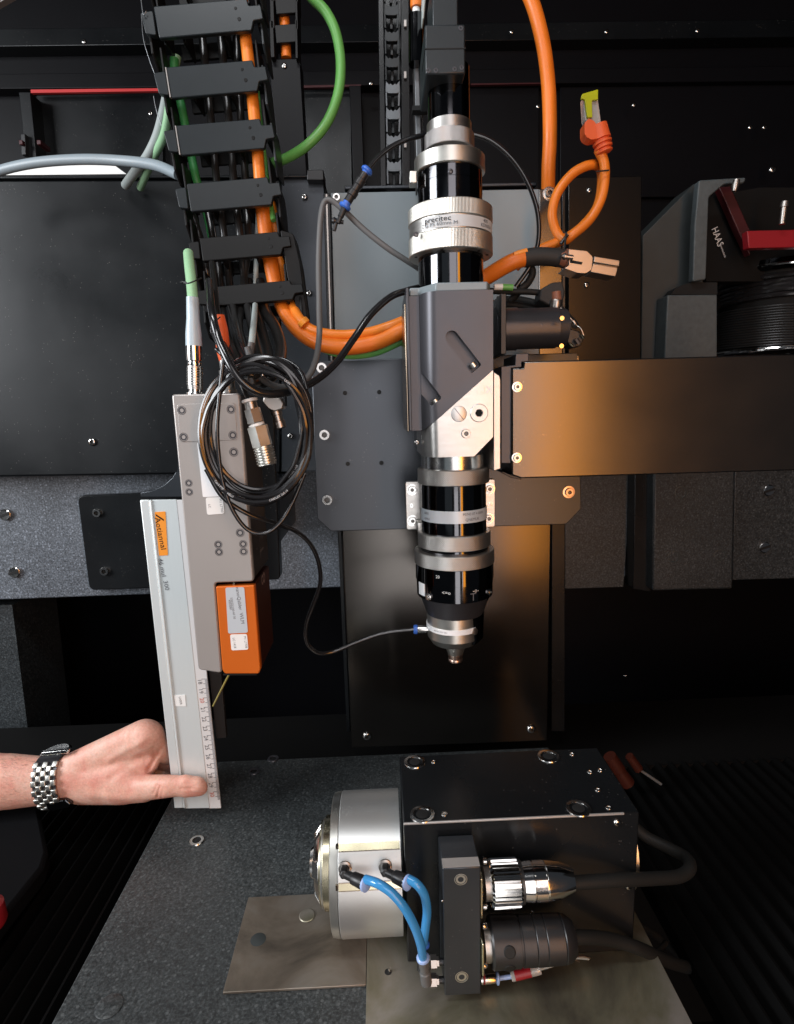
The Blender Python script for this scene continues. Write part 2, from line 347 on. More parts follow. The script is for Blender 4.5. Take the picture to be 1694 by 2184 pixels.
def catmull(P, k=8, closed=False):
    P = [np.array(p, float) for p in P]
    if not closed:
        Q = [2 * P[0] - P[1]] + P + [2 * P[-1] - P[-2]]
    out = []
    n = len(P) - (0 if closed else 1)
    for i in range(n):
        if closed: a, b, c, d = P[i - 1], P[i], P[(i + 1) % len(P)], P[(i + 2) % len(P)]
        else: a, b, c, d = Q[i:i + 4]
        for j in range(k):
            t = j / k
            out.append(0.5 * ((2 * b) + (-a + c) * t + (2 * a - 5 * b + 4 * c - d) * t * t + (-a + 3 * b - 3 * c + d) * t ** 3))
    if not closed: out.append(P[-1])
    return out
def sweep(path, r, n=12, closed=False):
    V = []; Fc = []; m = len(path); path = [np.array(p, float) for p in path]
    e1 = None
    for i, p in enumerate(path):
        if closed: t = path[(i + 1) % m] - path[i - 1]
        else: t = path[min(i + 1, m - 1)] - path[max(i - 1, 0)]
        t = nrm(t)
        if e1 is None: e1 = frame(t)[1]
        e1 = nrm(e1 - e1.dot(t) * t); e2 = np.cross(t, e1)
        rr = r[i] if hasattr(r, '__len__') else r
        for k in range(n):
            a = 2 * math.pi * k / n; V.append(p + (e1 * math.cos(a) + e2 * math.sin(a)) * rr)
    for i in range(m if closed else m - 1):
        j = (i + 1) % m
        for k in range(n):
            q = (k + 1) % n; Fc.append((i * n + k, i * n + q, j * n + q, j * n + k))
    if not closed: Fc += [tuple(range(n - 1, -1, -1)), tuple((m - 1) * n + k for k in range(n))]
    return V, Fc
def tube(pts, r, k=8, n=12):
    """pts: (u, v, Y); r: radius in photo units at the first point's depth"""
    P = [W(*p) for p in pts]; s = np.mean([S(*p) for p in pts]); return sweep(catmull(P, k), r * s, n)
def seglen(profile_uv, Y):
    """lathe between two screen points at depth Y. profile: (fraction, half width units)"""
    (a, b, prof) = profile_uv
    A, B = W(*a, Y), W(*b, Y); L = np.linalg.norm(B - A); s = S(*a, Y)
    return [(f * L, r * s) for f, r in prof], A, B - A
def along(a, b, Y, prof, n=32, Yb=None):
    A, B = W(*a, Y), W(*b, Yb if Yb else Y); L = np.linalg.norm(B - A); s = S(*a, Y)
    return lathe([(f * L, r * s) for f, r in prof], A, B - A, n)
def rbox(cx, cz, w, h, rad, ang=0.0, n=5):
    """rounded rectangle outline (x, z)"""
    out = []
    for sx, sz, a in ((1, 1, 0), (-1, 1, 90), (-1, -1, 180), (1, -1, 270)):
        for i in range(n + 1):
            t = math.radians(a + 90 * i / n); x = sx * (w / 2 - rad) + rad * math.cos(t); z = sz * (h / 2 - rad) + rad * math.sin(t)
            out.append((cx + x * math.cos(ang) - z * math.sin(ang), cz + x * math.sin(ang) + z * math.cos(ang)))
    return out
def plate_xz(outline, y0, y1):
    return extr([(x, y0, z) for x, z in outline], (0, y1 - y0, 0))
def sticker(u, v, Y, w, h, rad, tilt=0.0, th=0.0004):
    """thin label facing the viewer; w, h in photo units; tilt in radians"""
    p = W(u, v, Y); s = S(u, v, Y)
    return plate_xz(rbox(p[0], p[2], w * s, h * s, rad * s, tilt), Y - th, Y)
def textgeo(s, size):
    cu = bpy.data.curves.new("txt", 'FONT'); cu.body = s; cu.size = size; cu.align_x = 'CENTER'; cu.align_y = 'CENTER'; cu.resolution_u = 2
    o = bpy.data.objects.new("txt", cu); C.objects.link(o); bpy.context.view_layer.update()
    dg = bpy.context.evaluated_depsgraph_get(); me = bpy.data.meshes.new_from_object(o.evaluated_get(dg))
    V = [tuple(v.co) for v in me.vertices]; Fc = [tuple(p.vertices) for p in me.polygons]
    bpy.data.objects.remove(o); bpy.data.curves.remove(cu); bpy.data.meshes.remove(me); return V, Fc
def text(name, s, u, v, Y, size, ang, m, parent, bold=1.0, xs=1.0):
    """flat lettering facing the viewer; ang in degrees counter-clockwise"""
    V, Fc = textgeo(s, size * S(u, v, Y) * 1.35); p = W(u, v, Y); a = math.radians(ang)
    out = [(p[0] + x * xs * math.cos(a) - y * math.sin(a), Y, p[2] + x * xs * math.sin(a) + y * math.cos(a)) for x, y, z in V]
    return mk(name, (out, Fc), m, parent, smooth=0)

# fasteners (shared meshes, facing the viewer: local -Y)
def screw_mesh(kind):
    parts = []
    if kind == 'socket':      # cap head with hexagon socket
        parts = [lathe([(0, 1.0), (0.7, 1.0), (0.85, 0.92), (0.85, 0.52), (0.35, 0.45)], (0, 0, 0), (0, -1, 0), 24, caps=False),
                 lathe([(0.35, 0.46), (0.351, 0.0)], (0, 0, 0), (0, -1, 0), 6, caps=False)]
    elif kind == 'button':    # domed head with hexagon socket
        parts = [lathe([(0, 1.0), (0.2, 0.98), (0.45, 0.8), (0.6, 0.52), (0.6, 0.42), (0.25, 0.40)], (0, 0, 0), (0, -1, 0), 24, caps=False),
                 lathe([(0.25, 0.42), (0.251, 0.0)], (0, 0, 0), (0, -1, 0), 6, caps=False)]
    elif kind == 'washer':
        parts = [lathe([(0, 1.45), (0.18, 1.45), (0.2, 1.0), (0.75, 0.97), (0.85, 0.9), (0.85, 0.5), (0.35, 0.45)], (0, 0, 0), (0, -1, 0), 28, caps=False),
                 lathe([(0.35, 0.46), (0.351, 0.0)], (0, 0, 0), (0, -1, 0), 6, caps=False)]
    elif kind == 'flush':     # countersunk in a bore
        parts = [lathe([(0.05, 1.12), (0.06, 1.0), (-0.35, 0.96), (-0.35, 0.9), (0.03, 0.86), (0.03, 0.5), (-0.3, 0.45)], (0, 0, 0), (0, -1, 0), 24, caps=False),
                 lathe([(-0.3, 0.46), (-0.301, 0.0)], (0, 0, 0), (0, -1, 0), 6, caps=False)]
    nf = len(parts[0][1]); V, Fc = merge(parts); me = bpy.data.meshes.new("screw_" + kind); me.from_pydata(V, [], Fc); me.update()
    bm = bmesh.new(); bm.from_mesh(me); bmesh.ops.recalc_face_normals(bm, faces=bm.faces); bm.to_mesh(me); bm.free()
    rec = 24 if kind != 'washer' else 28
    for i, f in enumerate(me.polygons):
        if i >= nf - rec: f.material_index = 1
    me.shade_smooth(); me.set_sharp_from_angle(angle=math.radians(35)); return me
SCREWS = {}
def screw(parent, u, v, Y, r, kind='socket', m='steel', name='screw'):
    key = (kind, m)
    if key not in SCREWS:
        me = screw_mesh(kind); me.materials.append(MATS[m]); me.materials.append(MATS['socket_dark']); SCREWS[key] = me
    o = bpy.data.objects.new(name, SCREWS[key]); C.objects.link(o); o.parent = parent
    o.location = tuple(W(u, v, Y) - ORG[parent.name]); k = r * S(u, v, Y); o.scale = (k, k, k)
    o.rotation_euler = (0, random.uniform(0, 1), 0); return o
def hole(parent, u, v, Y, r):
    p = W(u, v, Y - 0.0006); k = r * S(u, v, Y)
    return mk('hole', lathe([(0, k), (0.0004, k * 0.9)], p, (0, -1, 0), 20), 'hole_black', parent)
# ================================================================ the cabinet (setting)
PI = math.pi
# table edges from the photograph
TL = WZ(382 / 1.0626, 1822 / 1.0626, 0.0)[0]; TR = np.mean([WZ(1405, 2050, 0.002)[0], WZ(1480, 2183, 0.002)[0]]) - 0.002; TB = 0.69
# back wall with frames, rails and a red trim line
bw = mk('cabinet_wall', [box(-1.6, 1.8, 1.15, 1.17, -0.5, 1.6)], 'back_paint', org=(0, 1.15, 0)); struct(bw)
struct(mk('cabinet_floor', [box(-1.6, 1.8, 0.2, 1.15, -0.52, -0.5)], 'void_paint', org=(0, 0.7, -0.5)))
struct(mk('cabinet_side_wall', [box(1.55, 1.6, -0.1, 1.15, -0.5, 1.6)], 'void_paint', org=(1.55, 0.6, 0)))
struct(mk('cabinet_ceiling', [box(-1.6, 1.8, 0.35, 1.15, 1.25, 1.27)], 'void_paint', org=(0, 0.8, 1.25)))
Yb = 1.15
mk('rail', [prism([(-60, 62), (1760, 40), (1760, 78), (-60, 100)], Yb - 0.03, 0.03)], 'dark_panel', bw, bevel=0.001)
mk('rail', [prism([(-60, 158), (1760, 140), (1760, 172), (-60, 190)], Yb - 0.025, 0.025)], 'back_paint', bw, bevel=0.001)
mk('red_trim', [prism([(66, 191), (338, 188), (338, 194), (66, 198)], Yb - 0.032, 0.006)], 'red_glow', bw)
mk('red_trim', [prism([(645, 182), (770, 180), (770, 184), (645, 187)], Yb - 0.032, 0.006)], 'dark_red', bw)
mk('red_trim', [prism([(1005, 178), (1160, 176), (1160, 178.5), (1005, 181)], Yb - 0.032, 0.006)], 'dark_red', bw)
mk('frame_post', [prism([(40, 196), (65, 196), (80, 352), (57, 352)], Yb - 0.045, 0.045)], 'dark_panel', bw, bevel=0.001)
mk('frame_post', [prism([(745, 182), (770, 182), (778, 404), (755, 404)], Yb - 0.045, 0.045)], 'back_paint', bw, bevel=0.001)
mk('back_panel', [prism([(78, 203), (345, 197), (350, 420), (92, 420)], Yb - 0.012, 0.012)], 'dark_panel', bw, bevel=0.001)
mk('back_panel', [prism([(640, 190), (748, 188), (752, 420), (640, 420)], Yb - 0.012, 0.012)], 'dark_panel', bw, bevel=0.001)
mk('back_panel', [prism([(1000, 184), (1150, 182), (1150, 420), (1000, 420)], Yb - 0.012, 0.012)], 'back_paint', bw, bevel=0.001)
mk('back_panel', [prism([(1195, 180), (1760, 172), (1760, 420), (1195, 420)], Yb - 0.012, 0.012)], 'back_paint', bw, bevel=0.001)
mk('latch', [prism([(44, 285), (54, 285), (56, 330), (46, 330)], Yb - 0.055, 0.02)], 'black_plastic', bw, bevel=0.001)
mk('latch', [prism([(40, 298), (48, 298), (49, 308), (41, 308)], Yb - 0.062, 0.01)], 'dark_red', bw, bevel=0.001)
mk('latch', [prism([(78, 298), (87, 298), (88, 308), (79, 308)], Yb - 0.062, 0.03)], 'dark_red', bw, bevel=0.001)
for u, v in ((180, 89), (322, 242), (1092, 68), (1294, 68), (1488, 66), (1352, 224), (1148, 227), (792, 178), (1647, 362), (1630, 272), (1600, 272)):
    screw(bw, u, v, Yb - 0.05, 5.2 if (u, v) != (1647, 362) else 8, 'button')
for u, v in ((1335, 1442), (1326, 1585), (736, 1535)):
    screw(bw, u, v, Yb - 0.02, 4, 'button')
# panel edge at the far top left: pale corner of the open door frame
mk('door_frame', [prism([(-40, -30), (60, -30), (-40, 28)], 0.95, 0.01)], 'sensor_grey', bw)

# granite crossbeam, pedestal and table
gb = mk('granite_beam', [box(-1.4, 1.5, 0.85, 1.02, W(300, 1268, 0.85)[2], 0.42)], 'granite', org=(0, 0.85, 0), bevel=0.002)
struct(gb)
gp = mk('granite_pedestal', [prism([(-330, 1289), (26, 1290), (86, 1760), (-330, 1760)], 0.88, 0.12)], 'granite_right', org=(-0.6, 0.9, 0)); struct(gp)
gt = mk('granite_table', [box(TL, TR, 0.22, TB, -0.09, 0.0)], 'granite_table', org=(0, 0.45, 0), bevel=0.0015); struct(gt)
# machine bed behind the table
struct(mk('machine_bed', [box(-1.4, 1.5, TB + 0.002, 0.86, -0.45, -0.035)], 'void_paint', org=(0, 0.75, -0.2)))
for u, v in ((420, 1793), (542, 1645), (583, 1618)):
    p = WZ(u, v, 0.0005); k = 15 * np.linalg.norm(p - CAM) / F / 1.15 * (1 if v > 1700 else 0.85)
    b = mk('threaded_insert', [lathe([(0, k), (0.0012, k * 0.92), (0.0012, k * 0.6), (-0.004, k * 0.5)], p, n=28, caps=False)], 'steel' if v > 1700 else 'anodised_grey', gt)
    mk('hole', [lathe([(0, k * 0.55), (0.0002, k * 0.5)], p, n=20)], 'hole_black', gt)
for u, v, k in ((233, 2145, 0.010), (655, 1952 , 0.007)):
    p = WZ(u, v, 0.0004 if u < 300 else 0.003)
    mk('plug', [lathe([(0, k), (0.0006, k * 0.9)], p, n=28)], 'granite_table' if u < 300 else 'sheet_bright', gt)

# ribbed bellows either side of the table, the ribs run away from the viewer
def bellows(x0, x1, z, label, n):
    t = thing('bellows_cover', label, 'bellows', ((x0 + x1) / 2, 0.5, z), 'bellows beside the table')
    p = (x1 - x0) / n
    base = mk('backing', [box(x0, x1, 0.2, TB, z - 0.03, z - 0.012)], 'bellows_rubber', t)
    me = None
    for i in range(n):
        xa = x0 + i * p
        g = extr([(xa + 0.0006, 0.2, z - 0.011), (xa + p * 0.5, 0.2, z), (xa + p * 0.62, 0.2, z), (xa + p - 0.0006, 0.2, z - 0.011)], (0, TB - 0.2, 0))
        if me is None:
            o = mk('pleat', g, 'bellows_rubber', t, smooth=0, org=(xa, 0.2, z)); me = o.data
        else:
            o = bpy.data.objects.new('pleat', me); C.objects.link(o); o.parent = t; o.location = (xa - ORG[t.name][0], 0.2 - ORG[t.name][1], 0)
bellows(TL - 0.20, TL - 0.004, -0.03, 'black ribbed bellows cover left of the granite table', 13)
bellows(TR + 0.05, TR + 0.33, -0.03, 'black ribbed bellows cover right of the rotary axis', 16)
# fabric covered knee-high guard at the far left
gd = mk('dark_cover', [extr([WZ(-260, 1740, -0.01), WZ(86, 1740, -0.01), WZ(108, 1850, -0.01), WZ(98, 1885, -0.01), WZ(-5, 2020, -0.01), WZ(-260, 2300, -0.01)], (0, 0, 0.02))], 'fabric', bevel=0.004)
tag(gd, 'dark grey padded cover lying at the left edge below the wrist', 'cover')
rk = mk('red_knob', [lathe([(0, 0.012), (0.004, 0.014), (0.02, 0.013), (0.024, 0.008)], WZ(-22, 1975, 0.012), n=24)], 'red_paint')
tag(rk, 'small red knob at the far left edge on the dark cover', 'knob')

# ---------------------------------------------------------------- cover panels
# left panel in front of the crossbeam
Yl = 0.80
lp = thing('left_cover', 'wide black sheet metal cover on the left above the granite beam', 'machine cover', W(300, 700, Yl))
mk('front_panel', [prism([(-420, 384), (600, 380), (600, 1008), (-420, 1024)], Yl, 0.05)], 'dark_panel', lp, bevel=0.003)
mk('top_edge', [prism([(-420, 376), (690, 372), (690, 378), (-420, 383)], Yl - 0.004, 0.06)], 'black_paint', lp, bevel=0.001)
mk('side_panel', [prism([(600, 380), (690, 379), (735, 1003), (600, 1006)], Yl + 0.002, 0.045)], 'mount_plate', lp, bevel=0.001)
mk('corner_cap', [prism([(655, 362), (690, 361), (691, 384), (655, 384)], Yl - 0.012, 0.03)], 'black_plastic', lp, bevel=0.001)
for u, v, r in ((198, 942, 9), (650, 420, 6.5), (660, 625, 6.5), (620, 930, 7)):
    screw(lp, u, v, Yl, r, 'button')
# white card lying on the cover
wc = mk('white_card', [prism([(-60, 352), (244, 352), (270, 371), (-60, 374)], 0.83, 0.002)], 'white_plastic', smooth=0)
tag(wc, 'white card lying behind the top edge of the left cover', 'card')

# column cover (lower centre)
Yc = 0.68
cc = thing('column_cover', 'tall black column cover below the laser head', 'machine cover', W(950, 1500, Yc))
mk('panel', [prism([(728, 1112), (1176, 1098), (1168, 1580), (750, 1595)], Yc, 0.10)], 'column_paint', cc, bevel=0.0015)
mk('channel', [prism([(1177, 1100), (1206, 1100), (1205, 1560), (1176, 1560)], Yc + 0.05, 0.05)], 'black_paint', cc, bevel=0.001)
mk('channel', [prism([(720, 1125), (729, 1125), (748, 1560), (740, 1560)], Yc + 0.05, 0.05)], 'black_paint', cc, bevel=0.001)
for u, v in ((783, 1569), (1133, 1554)): screw(cc, u, v, Yc, 9.5, 'button')

# grey back plate and its side strip
Yg = 0.66
gpl = thing('grey_backplate', 'light grey sheet metal plate behind the laser head', 'plate', W(940, 600, Yg))
mk('plate', [prism([(706, 411), (1150, 403), (1150, 770), (716, 770)], Yg, 0.012)], 'grey_plate', gpl, bevel=0.0006)
mk('side_strip', [prism([(1150.5, 403), (1197, 402), (1200, 770), (1150.5, 770)], Yg, 0.012)], 'arm_paint', gpl, bevel=0.0006)
mk('edge_strip', [prism([(690, 412), (704, 412), (714, 770), (700, 770)], Yg - 0.004, 0.014)], 'black_paint', gpl, bevel=0.0006)
mk('edge_wire', [prism([(695, 414), (698, 414), (709, 770), (706, 770)], Yg - 0.006, 0.002)], 'nickel', gpl)
mk('top_rail', [prism([(735, 396), (1145, 388), (1145, 396), (735, 404)], Yg + 0.03, 0.02)], 'mount_plate', gpl, bevel=0.001)
for u, v, r in ((718, 422, 8), (1171, 413, 9.5)): screw(gpl, u, v, Yg, r, 'washer' if u > 1000 else 'socket')
# right cover
rc = thing('right_cover', 'black sheet metal cover right of the grey backplate', 'machine cover', W(1290, 570, 0.72))
mk('panel', [prism([(1212, 378), (1369, 375), (1366, 1000), (1212, 1000)], 0.72, 0.03)], 'cover_paint', rc, bevel=0.001)
mk('edge_strip', [prism([(1199, 390), (1206, 390), (1206, 790), (1200, 790)], 0.70, 0.03)], 'mount_plate', rc, bevel=0.0006)
for u, v in ((1257, 406), (1251, 608)): screw(rc, u, v, 0.72, 6.5, 'button')
screw(rc, 1221, 766, 0.70, 11, 'socket')

# head mounting plate
Yp = 0.62
mp_ = thing('mounting_plate', 'dark grey chamfered mounting plate carrying the laser head', 'plate', W(950, 950, Yp))
mk('plate', [prism([(664, 770), (1232, 752), (1240, 1085), (1208, 1118), (706, 1133), (677, 1106)], Yp, 0.016)], 'mount_plate', mp_, bevel=0.0008)
for u, v in ((736, 838), (809, 836), (742, 989), (814, 987)): hole(mp_, u, v, Yp, 4.6)
for u, v in ((687, 785), (693, 927), (699, 1065)): screw(mp_, u, v, Yp, 11.5, 'socket')
screw(mp_, 1213, 1049, Yp, 9, 'washer', 'copper')

# arm (swung cover) at the right
Ya = 0.52
am = thing('arm_cover', 'long flat bronze sheened black arm reaching in from the right', 'machine arm', W(1400, 890, Ya))
mk('cover', [prism([(1092, 785), (1116, 785), (1118, 771), (1800, 752), (1800, 1000), (1112, 1020), (1092, 1013)], Ya, 0.07)], 'arm_paint', am, bevel=0.0012)
mk('lower_lip', [prism([(1072, 1005), (1092, 1013), (1112, 1019), (1112, 1023), (1090, 1019), (1070, 1008)], Ya + 0.001, 0.05)], 'black_paint', am, bevel=0.0004)
for u, v in ((1103, 825), (1102, 976)): screw(am, u, v, Ya, 7.5, 'washer')
mk('bracket', [prism([(1069, 781), (1099, 779), (1100, 755), (1128, 753), (1128, 771), (1113, 772), (1113, 783), (1091, 785), (1090, 988), (1069, 988)], Ya + 0.004, 0.05)], 'anodised_grey', am, bevel=0.0006)

# casting blocks right
cb = thing('casting_block', 'dark rough cast block bolted to the right end of the granite beam', 'casting', W(1480, 1140, 0.80))
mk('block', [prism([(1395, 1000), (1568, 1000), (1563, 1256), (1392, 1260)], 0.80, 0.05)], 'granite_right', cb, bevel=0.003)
mk('gap_cover', [prism([(1355, 990), (1392, 990), (1388, 1262), (1350, 1256)], 0.82, 0.03)], 'black_paint', cb, bevel=0.001)  # black slab standing in for the dark of an open gap
for u, v in ((1437, 1187), (1535, 1184), (1452, 1050)):
    p = W(u, v, 0.80); mk('dimple', [lathe([(0.0002, 0.0090), (0.0004, 0.0075), (-0.003, 0.004), (-0.003, 0.0)], p, (0, -1, 0), 20, caps=False)], 'cast_dark', cb)
mk('lower_plate', [prism([(1205, 1000), (1350, 1000), (1330, 1252), (1205, 1256)], 0.845, 0.005)], 'granite_right', cb, bevel=0.001)  # beam granite repeated in the tone darkened for shade
mk('right_plate', [prism([(1568, 1000), (1800, 1000), (1800, 1230), (1563, 1237)], 0.84, 0.01)], 'granite_right', cb, bevel=0.001)  # beam granite again, shade put into its colour
for u, v in ((1637, 1045), (1628, 1166), (14, 1097), (34, 1219)):
    host = cb if u > 500 else gb
    Yy = 0.84 if u > 500 else 0.85
    p = W(u, v, Yy); k = 0.0085
    mk('bolt', [lathe([(0, k), (0.004, k), (0.005, k * 0.85)], p, (0, -1, 0), 24)], 'steel', host)
    mk('slot', [plate_xz(rbox(p[0], p[2], k * 1.9, k * 0.4, k * 0.1, 0.3), Yy - 0.0056, Yy - 0.0045)], 'hole_black', host)

# dark bracket on the beam that holds the sensor
sb = thing('sensor_bracket', 'dark rounded steel bracket bolted on the granite beam left of the sensor', 'bracket', W(280, 1160, 0.835))
def rounded(pts, r, n=4):
    out = []; m = len(pts)
    for i in range(m):
        a, b, c = (np.array(pts[k % m], float) for k in (i - 1, i, i + 1))
        rr = min(r, np.linalg.norm(a - b) / 2.2, np.linalg.norm(c - b) / 2.2)
        p, q = b + nrm(a - b) * rr, b + nrm(c - b) * rr
        for k in range(n + 1):
            t = k / n; out.append(tuple((1 - t) ** 2 * p + 2 * t * (1 - t) * b + t * t * q))
    return out
mk('base_plate', [prism(rounded([(165, 1057), (420, 1047), (420, 1250), (191, 1259)], 14), 0.835, 0.014)], 'black_paint', sb, bevel=0.0015)
mk('curved_web', [prism([(300, 1050), (325, 1046), (350, 1034), (368, 1018), (378, 1000), (378, 940), (470, 930), (470, 1060), (300, 1060)], 0.80, 0.02)], 'mount_plate', sb, bevel=0.001)
for u, v in ((209, 1093), (225, 1217)): screw(sb, u, v, 0.835, 9, 'socket')
mk('rear_plate', [prism(rounded([(440, 850), (583, 850), (598, 1236), (470, 1240)], 10), 0.60, 0.016)], 'black_paint', sb, bevel=0.001)
mk('strut', [box(W(470, 1100, 0.615)[0], W(560, 1100, 0.615)[0], 0.616, 0.85, W(500, 1200, 0.62)[2], W(500, 1050, 0.62)[2])], 'black_paint', sb, bevel=0.002)

# ---------------------------------------------------------------- wire feeder / spool unit at the right
fd = thing('spool_housing', 'dark cast housing with a red bracket at the right edge', 'machine housing', W(1480, 560, 0.80))
mk('side_plate', [prism([(1368, 770), (1371, 502), (1480, 392), (1500, 392), (1500, 780), (1368, 780)], 0.80, 0.05)], 'cast_dark', fd, bevel=0.001)
mk('rim', [prism(rounded([(1491, 384), (1592, 378), (1588, 390), (1545, 392), (1512, 420), (1506, 596), (1478, 600), (1482, 480)], 5), 0.765, 0.012)], 'cast_iron', fd, bevel=0.0015)
mk('lower_block', [prism([(1424, 629), (1530, 628), (1530, 775), (1417, 775)], 0.77, 0.03)], 'cast_iron', fd, bevel=0.0015)
mk('arch', [prism([(1432, 628), (1440, 616), (1455, 608), (1478, 602), (1530, 602), (1530, 628)], 0.775, 0.02)], 'hole_black', fd)
mk('inner_panel', [prism([(1506, 420), (1620, 400), (1720, 400), (1720, 600), (1506, 600)], 0.81, 0.02)], 'void_paint', fd)
mk('red_strap', [prism([(1532, 395), (1556, 392), (1604, 500), (1600, 545), (1578, 500)], 0.79, 0.012)], 'dark_red', fd, bevel=0.001)
mk('red_bar', [prism([(1594, 492), (1760, 488), (1760, 526), (1597, 529)], 0.76, 0.012)], 'red_paint', fd, bevel=0.001)
mk('stud', [along((1674, 430), (1668, 478), 0.75, [(0, 8), (0.25, 9), (0.26, 6.5), (1, 6)], 16)], 'nickel', fd)
mk('stud', [along((1571, 384), (1566, 408), 0.75, [(0, 7), (0.5, 7.5), (1, 5)], 16)], 'nickel', fd)
text('lettering', 'HAAS', 1530, 505, 0.806, 15, -66, 'ink_white', fd, xs=0.8)
text('lettering', 'lasertechnik', 1542, 535, 0.806, 4.5, -66, 'ink_white', fd)
sp = thing('cable_spool', 'black cable spool with shiny rims at the right edge above the arm', 'spool', W(1655, 660, 0.86))
pc = W(1660, 665, 0.86); s = S(1660, 665, 0.86); zt = W(1660, 588, 0.86)[2]; zb = W(1660, 748, 0.86)[2]; R = 124 * s
mk('core', [lathe([(zb - pc[2], R * 0.9), (zt - pc[2], R * 0.9)], pc, n=64)], 'void_paint', sp)
mk('flange', [lathe([(zt - pc[2] + 0.004, R * 0.9), (zt - pc[2] + 0.010, R * 0.97), (zt - pc[2], R * 1.0), (zt - pc[2] - 0.004, R * 0.95), (zt - pc[2] - 0.004, 0.01)], pc, n=72, caps=False)], 'gloss_black', sp)
mk('flange', [lathe([(zb - pc[2] - 0.006, R * 0.9), (zb - pc[2], R * 0.97), (zb - pc[2] + 0.005, R * 0.9)], pc, n=72, caps=False)], 'gloss_black', sp)
for zz in (zt + 0.002, zb - 0.002):
    ring = [(pc[0] + R * 0.97 * math.cos(t), pc[1] + R * 0.97 * math.sin(t), zz) for t in np.linspace(0, 2 * PI, 72, endpoint=False)]
    mk('rim', [sweep(ring, 0.0030, 10, closed=True)], 'polished_steel', sp)
for a, b, nn in ((0.06, 0.40, 5), (0.45, 0.97, 16)):
    for i in range(nn):
        z = zt + (zb - zt) * (a + (b - a) * (i + 0.5) / nn); rr = (b - a) / nn * abs(zt - zb) * 0.5
        ring = [(pc[0] + (R * 0.9 + rr * 0.3) * math.cos(t), pc[1] + (R * 0.9 + rr * 0.3) * math.sin(t), z + 0.002 * math.sin(t + (a < 0.2) * i)) for t in np.linspace(0, 2 * PI, 56, endpoint=False)]
        mk('winding', [sweep(ring, rr * 1.02, 8, closed=True)], 'hose_black' if nn == 5 else 'rubber_black', sp)
# ================================================================ laser head
Yh = 0.53
AX = lambda v: 1009 + (v - 60) * 0.0183 * 1.0   # axis u at height v
hd0 = W(955, 900, Yh)
# vertical axis in the world
ax_x = np.mean([W(u, v, Yh)[0] for u, v in ((951, 90), (955, 400), (958, 700), (969, 1100), (972, 1330))])
AXX = W(968, 1100, Yh)[0]
hd = thing('laser_tool', 'tall steel and black laser processing head with copper tipped nozzle', 'laser head', (AXX, Yh, 0.3))
def zv(v, u=960): return W(u, v, Yh)[2]
def ring(name, rows, m, n=96, parent=None, ox=0.0, sharp=30):
    """rows: (v at the silhouette, half width) top to bottom"""
    pr = [(zv(v) - 0.3, r * S(960, v, Yh)) for v, r in rows]
    o = mk(name, lathe(pr, (AXX + ox, Yh, 0.3), n=n), m, parent or hd, smooth=sharp, org=(AXX + ox, Yh, 0.3)); return o
def bevring(name, v0, v1, r, m, b=1.2, **k):
    return ring(name, [(v0, r - b), (v0 + b, r), (v1 - b, r), (v1, r - b)], m, **k)
# camera on top
s_ = S(955, 90, Yh)
cb0, cb1 = W(906, 52, Yh - 0.03), W(993, 157, Yh - 0.03)
cmb = mk('camera_block', [box(cb0[0], cb1[0], Yh - 0.03, Yh + 0.028, cb1[2], cb0[2])], 'chain_plastic', hd, bevel=0.0012)
ct0, ct1 = W(922, -60, Yh - 0.026), W(978, 53, Yh - 0.026)
mk('camera_neck', [box(ct0[0], ct1[0], Yh - 0.024, Yh + 0.02, ct1[2], ct0[2])], 'chain_plastic', hd, bevel=0.001)
gz = W(950, 105, Yh - 0.03)[2]
mk('seam', [box(cb0[0] - 0.0003, cb1[0] + 0.0003, Yh - 0.0304, Yh, gz, gz + 0.0007)], 'hole_black', hd)
for u, v in ((914, 150), (930, 150), (970, 147), (985, 144), (983, 60)): screw(hd, u, v, Yh - 0.0302, 4.6, 'flush', 'anodised_grey')
ring('camera_tube', [(150, 45), (268, 45)], 'gloss_black')
bevring('tube_flange', 266, 292, 47.5, 'machined_aluminium')
bevring('lock_ring', 291, 324, 53, 'knurl_fine')
bevring('upper_ring', 340, 374, 75, 'ring_aluminium', b=2)
mk('ring_stop', [box(AXX - 0.0345, AXX - 0.0285, Yh - 0.014, Yh - 0.002, zv(402), zv(376))], 'ring_aluminium', hd, bevel=0.0008)
ring('upper_tube', [(372, 69), (399, 69), (399.5, 68.2), (401, 68.2), (401.5, 69), (450, 69)], 'gloss_black')
screw(hd, 961, 366, Yh - 69 * S(960, 366, Yh) + 0.0005, 6, 'button', 'anodised_grey')
# big focusing ring: knurl, label band, knurl
bevring('knurled_ring', 450, 484, 89.5, 'knurl_straight', b=2, n=160)
ring('label_band', [(484, 87.5), (511, 87.5)], 'machined_aluminium')
bevring('knurled_ring', 511, 551, 89, 'knurl_straight', b=2, n=160)
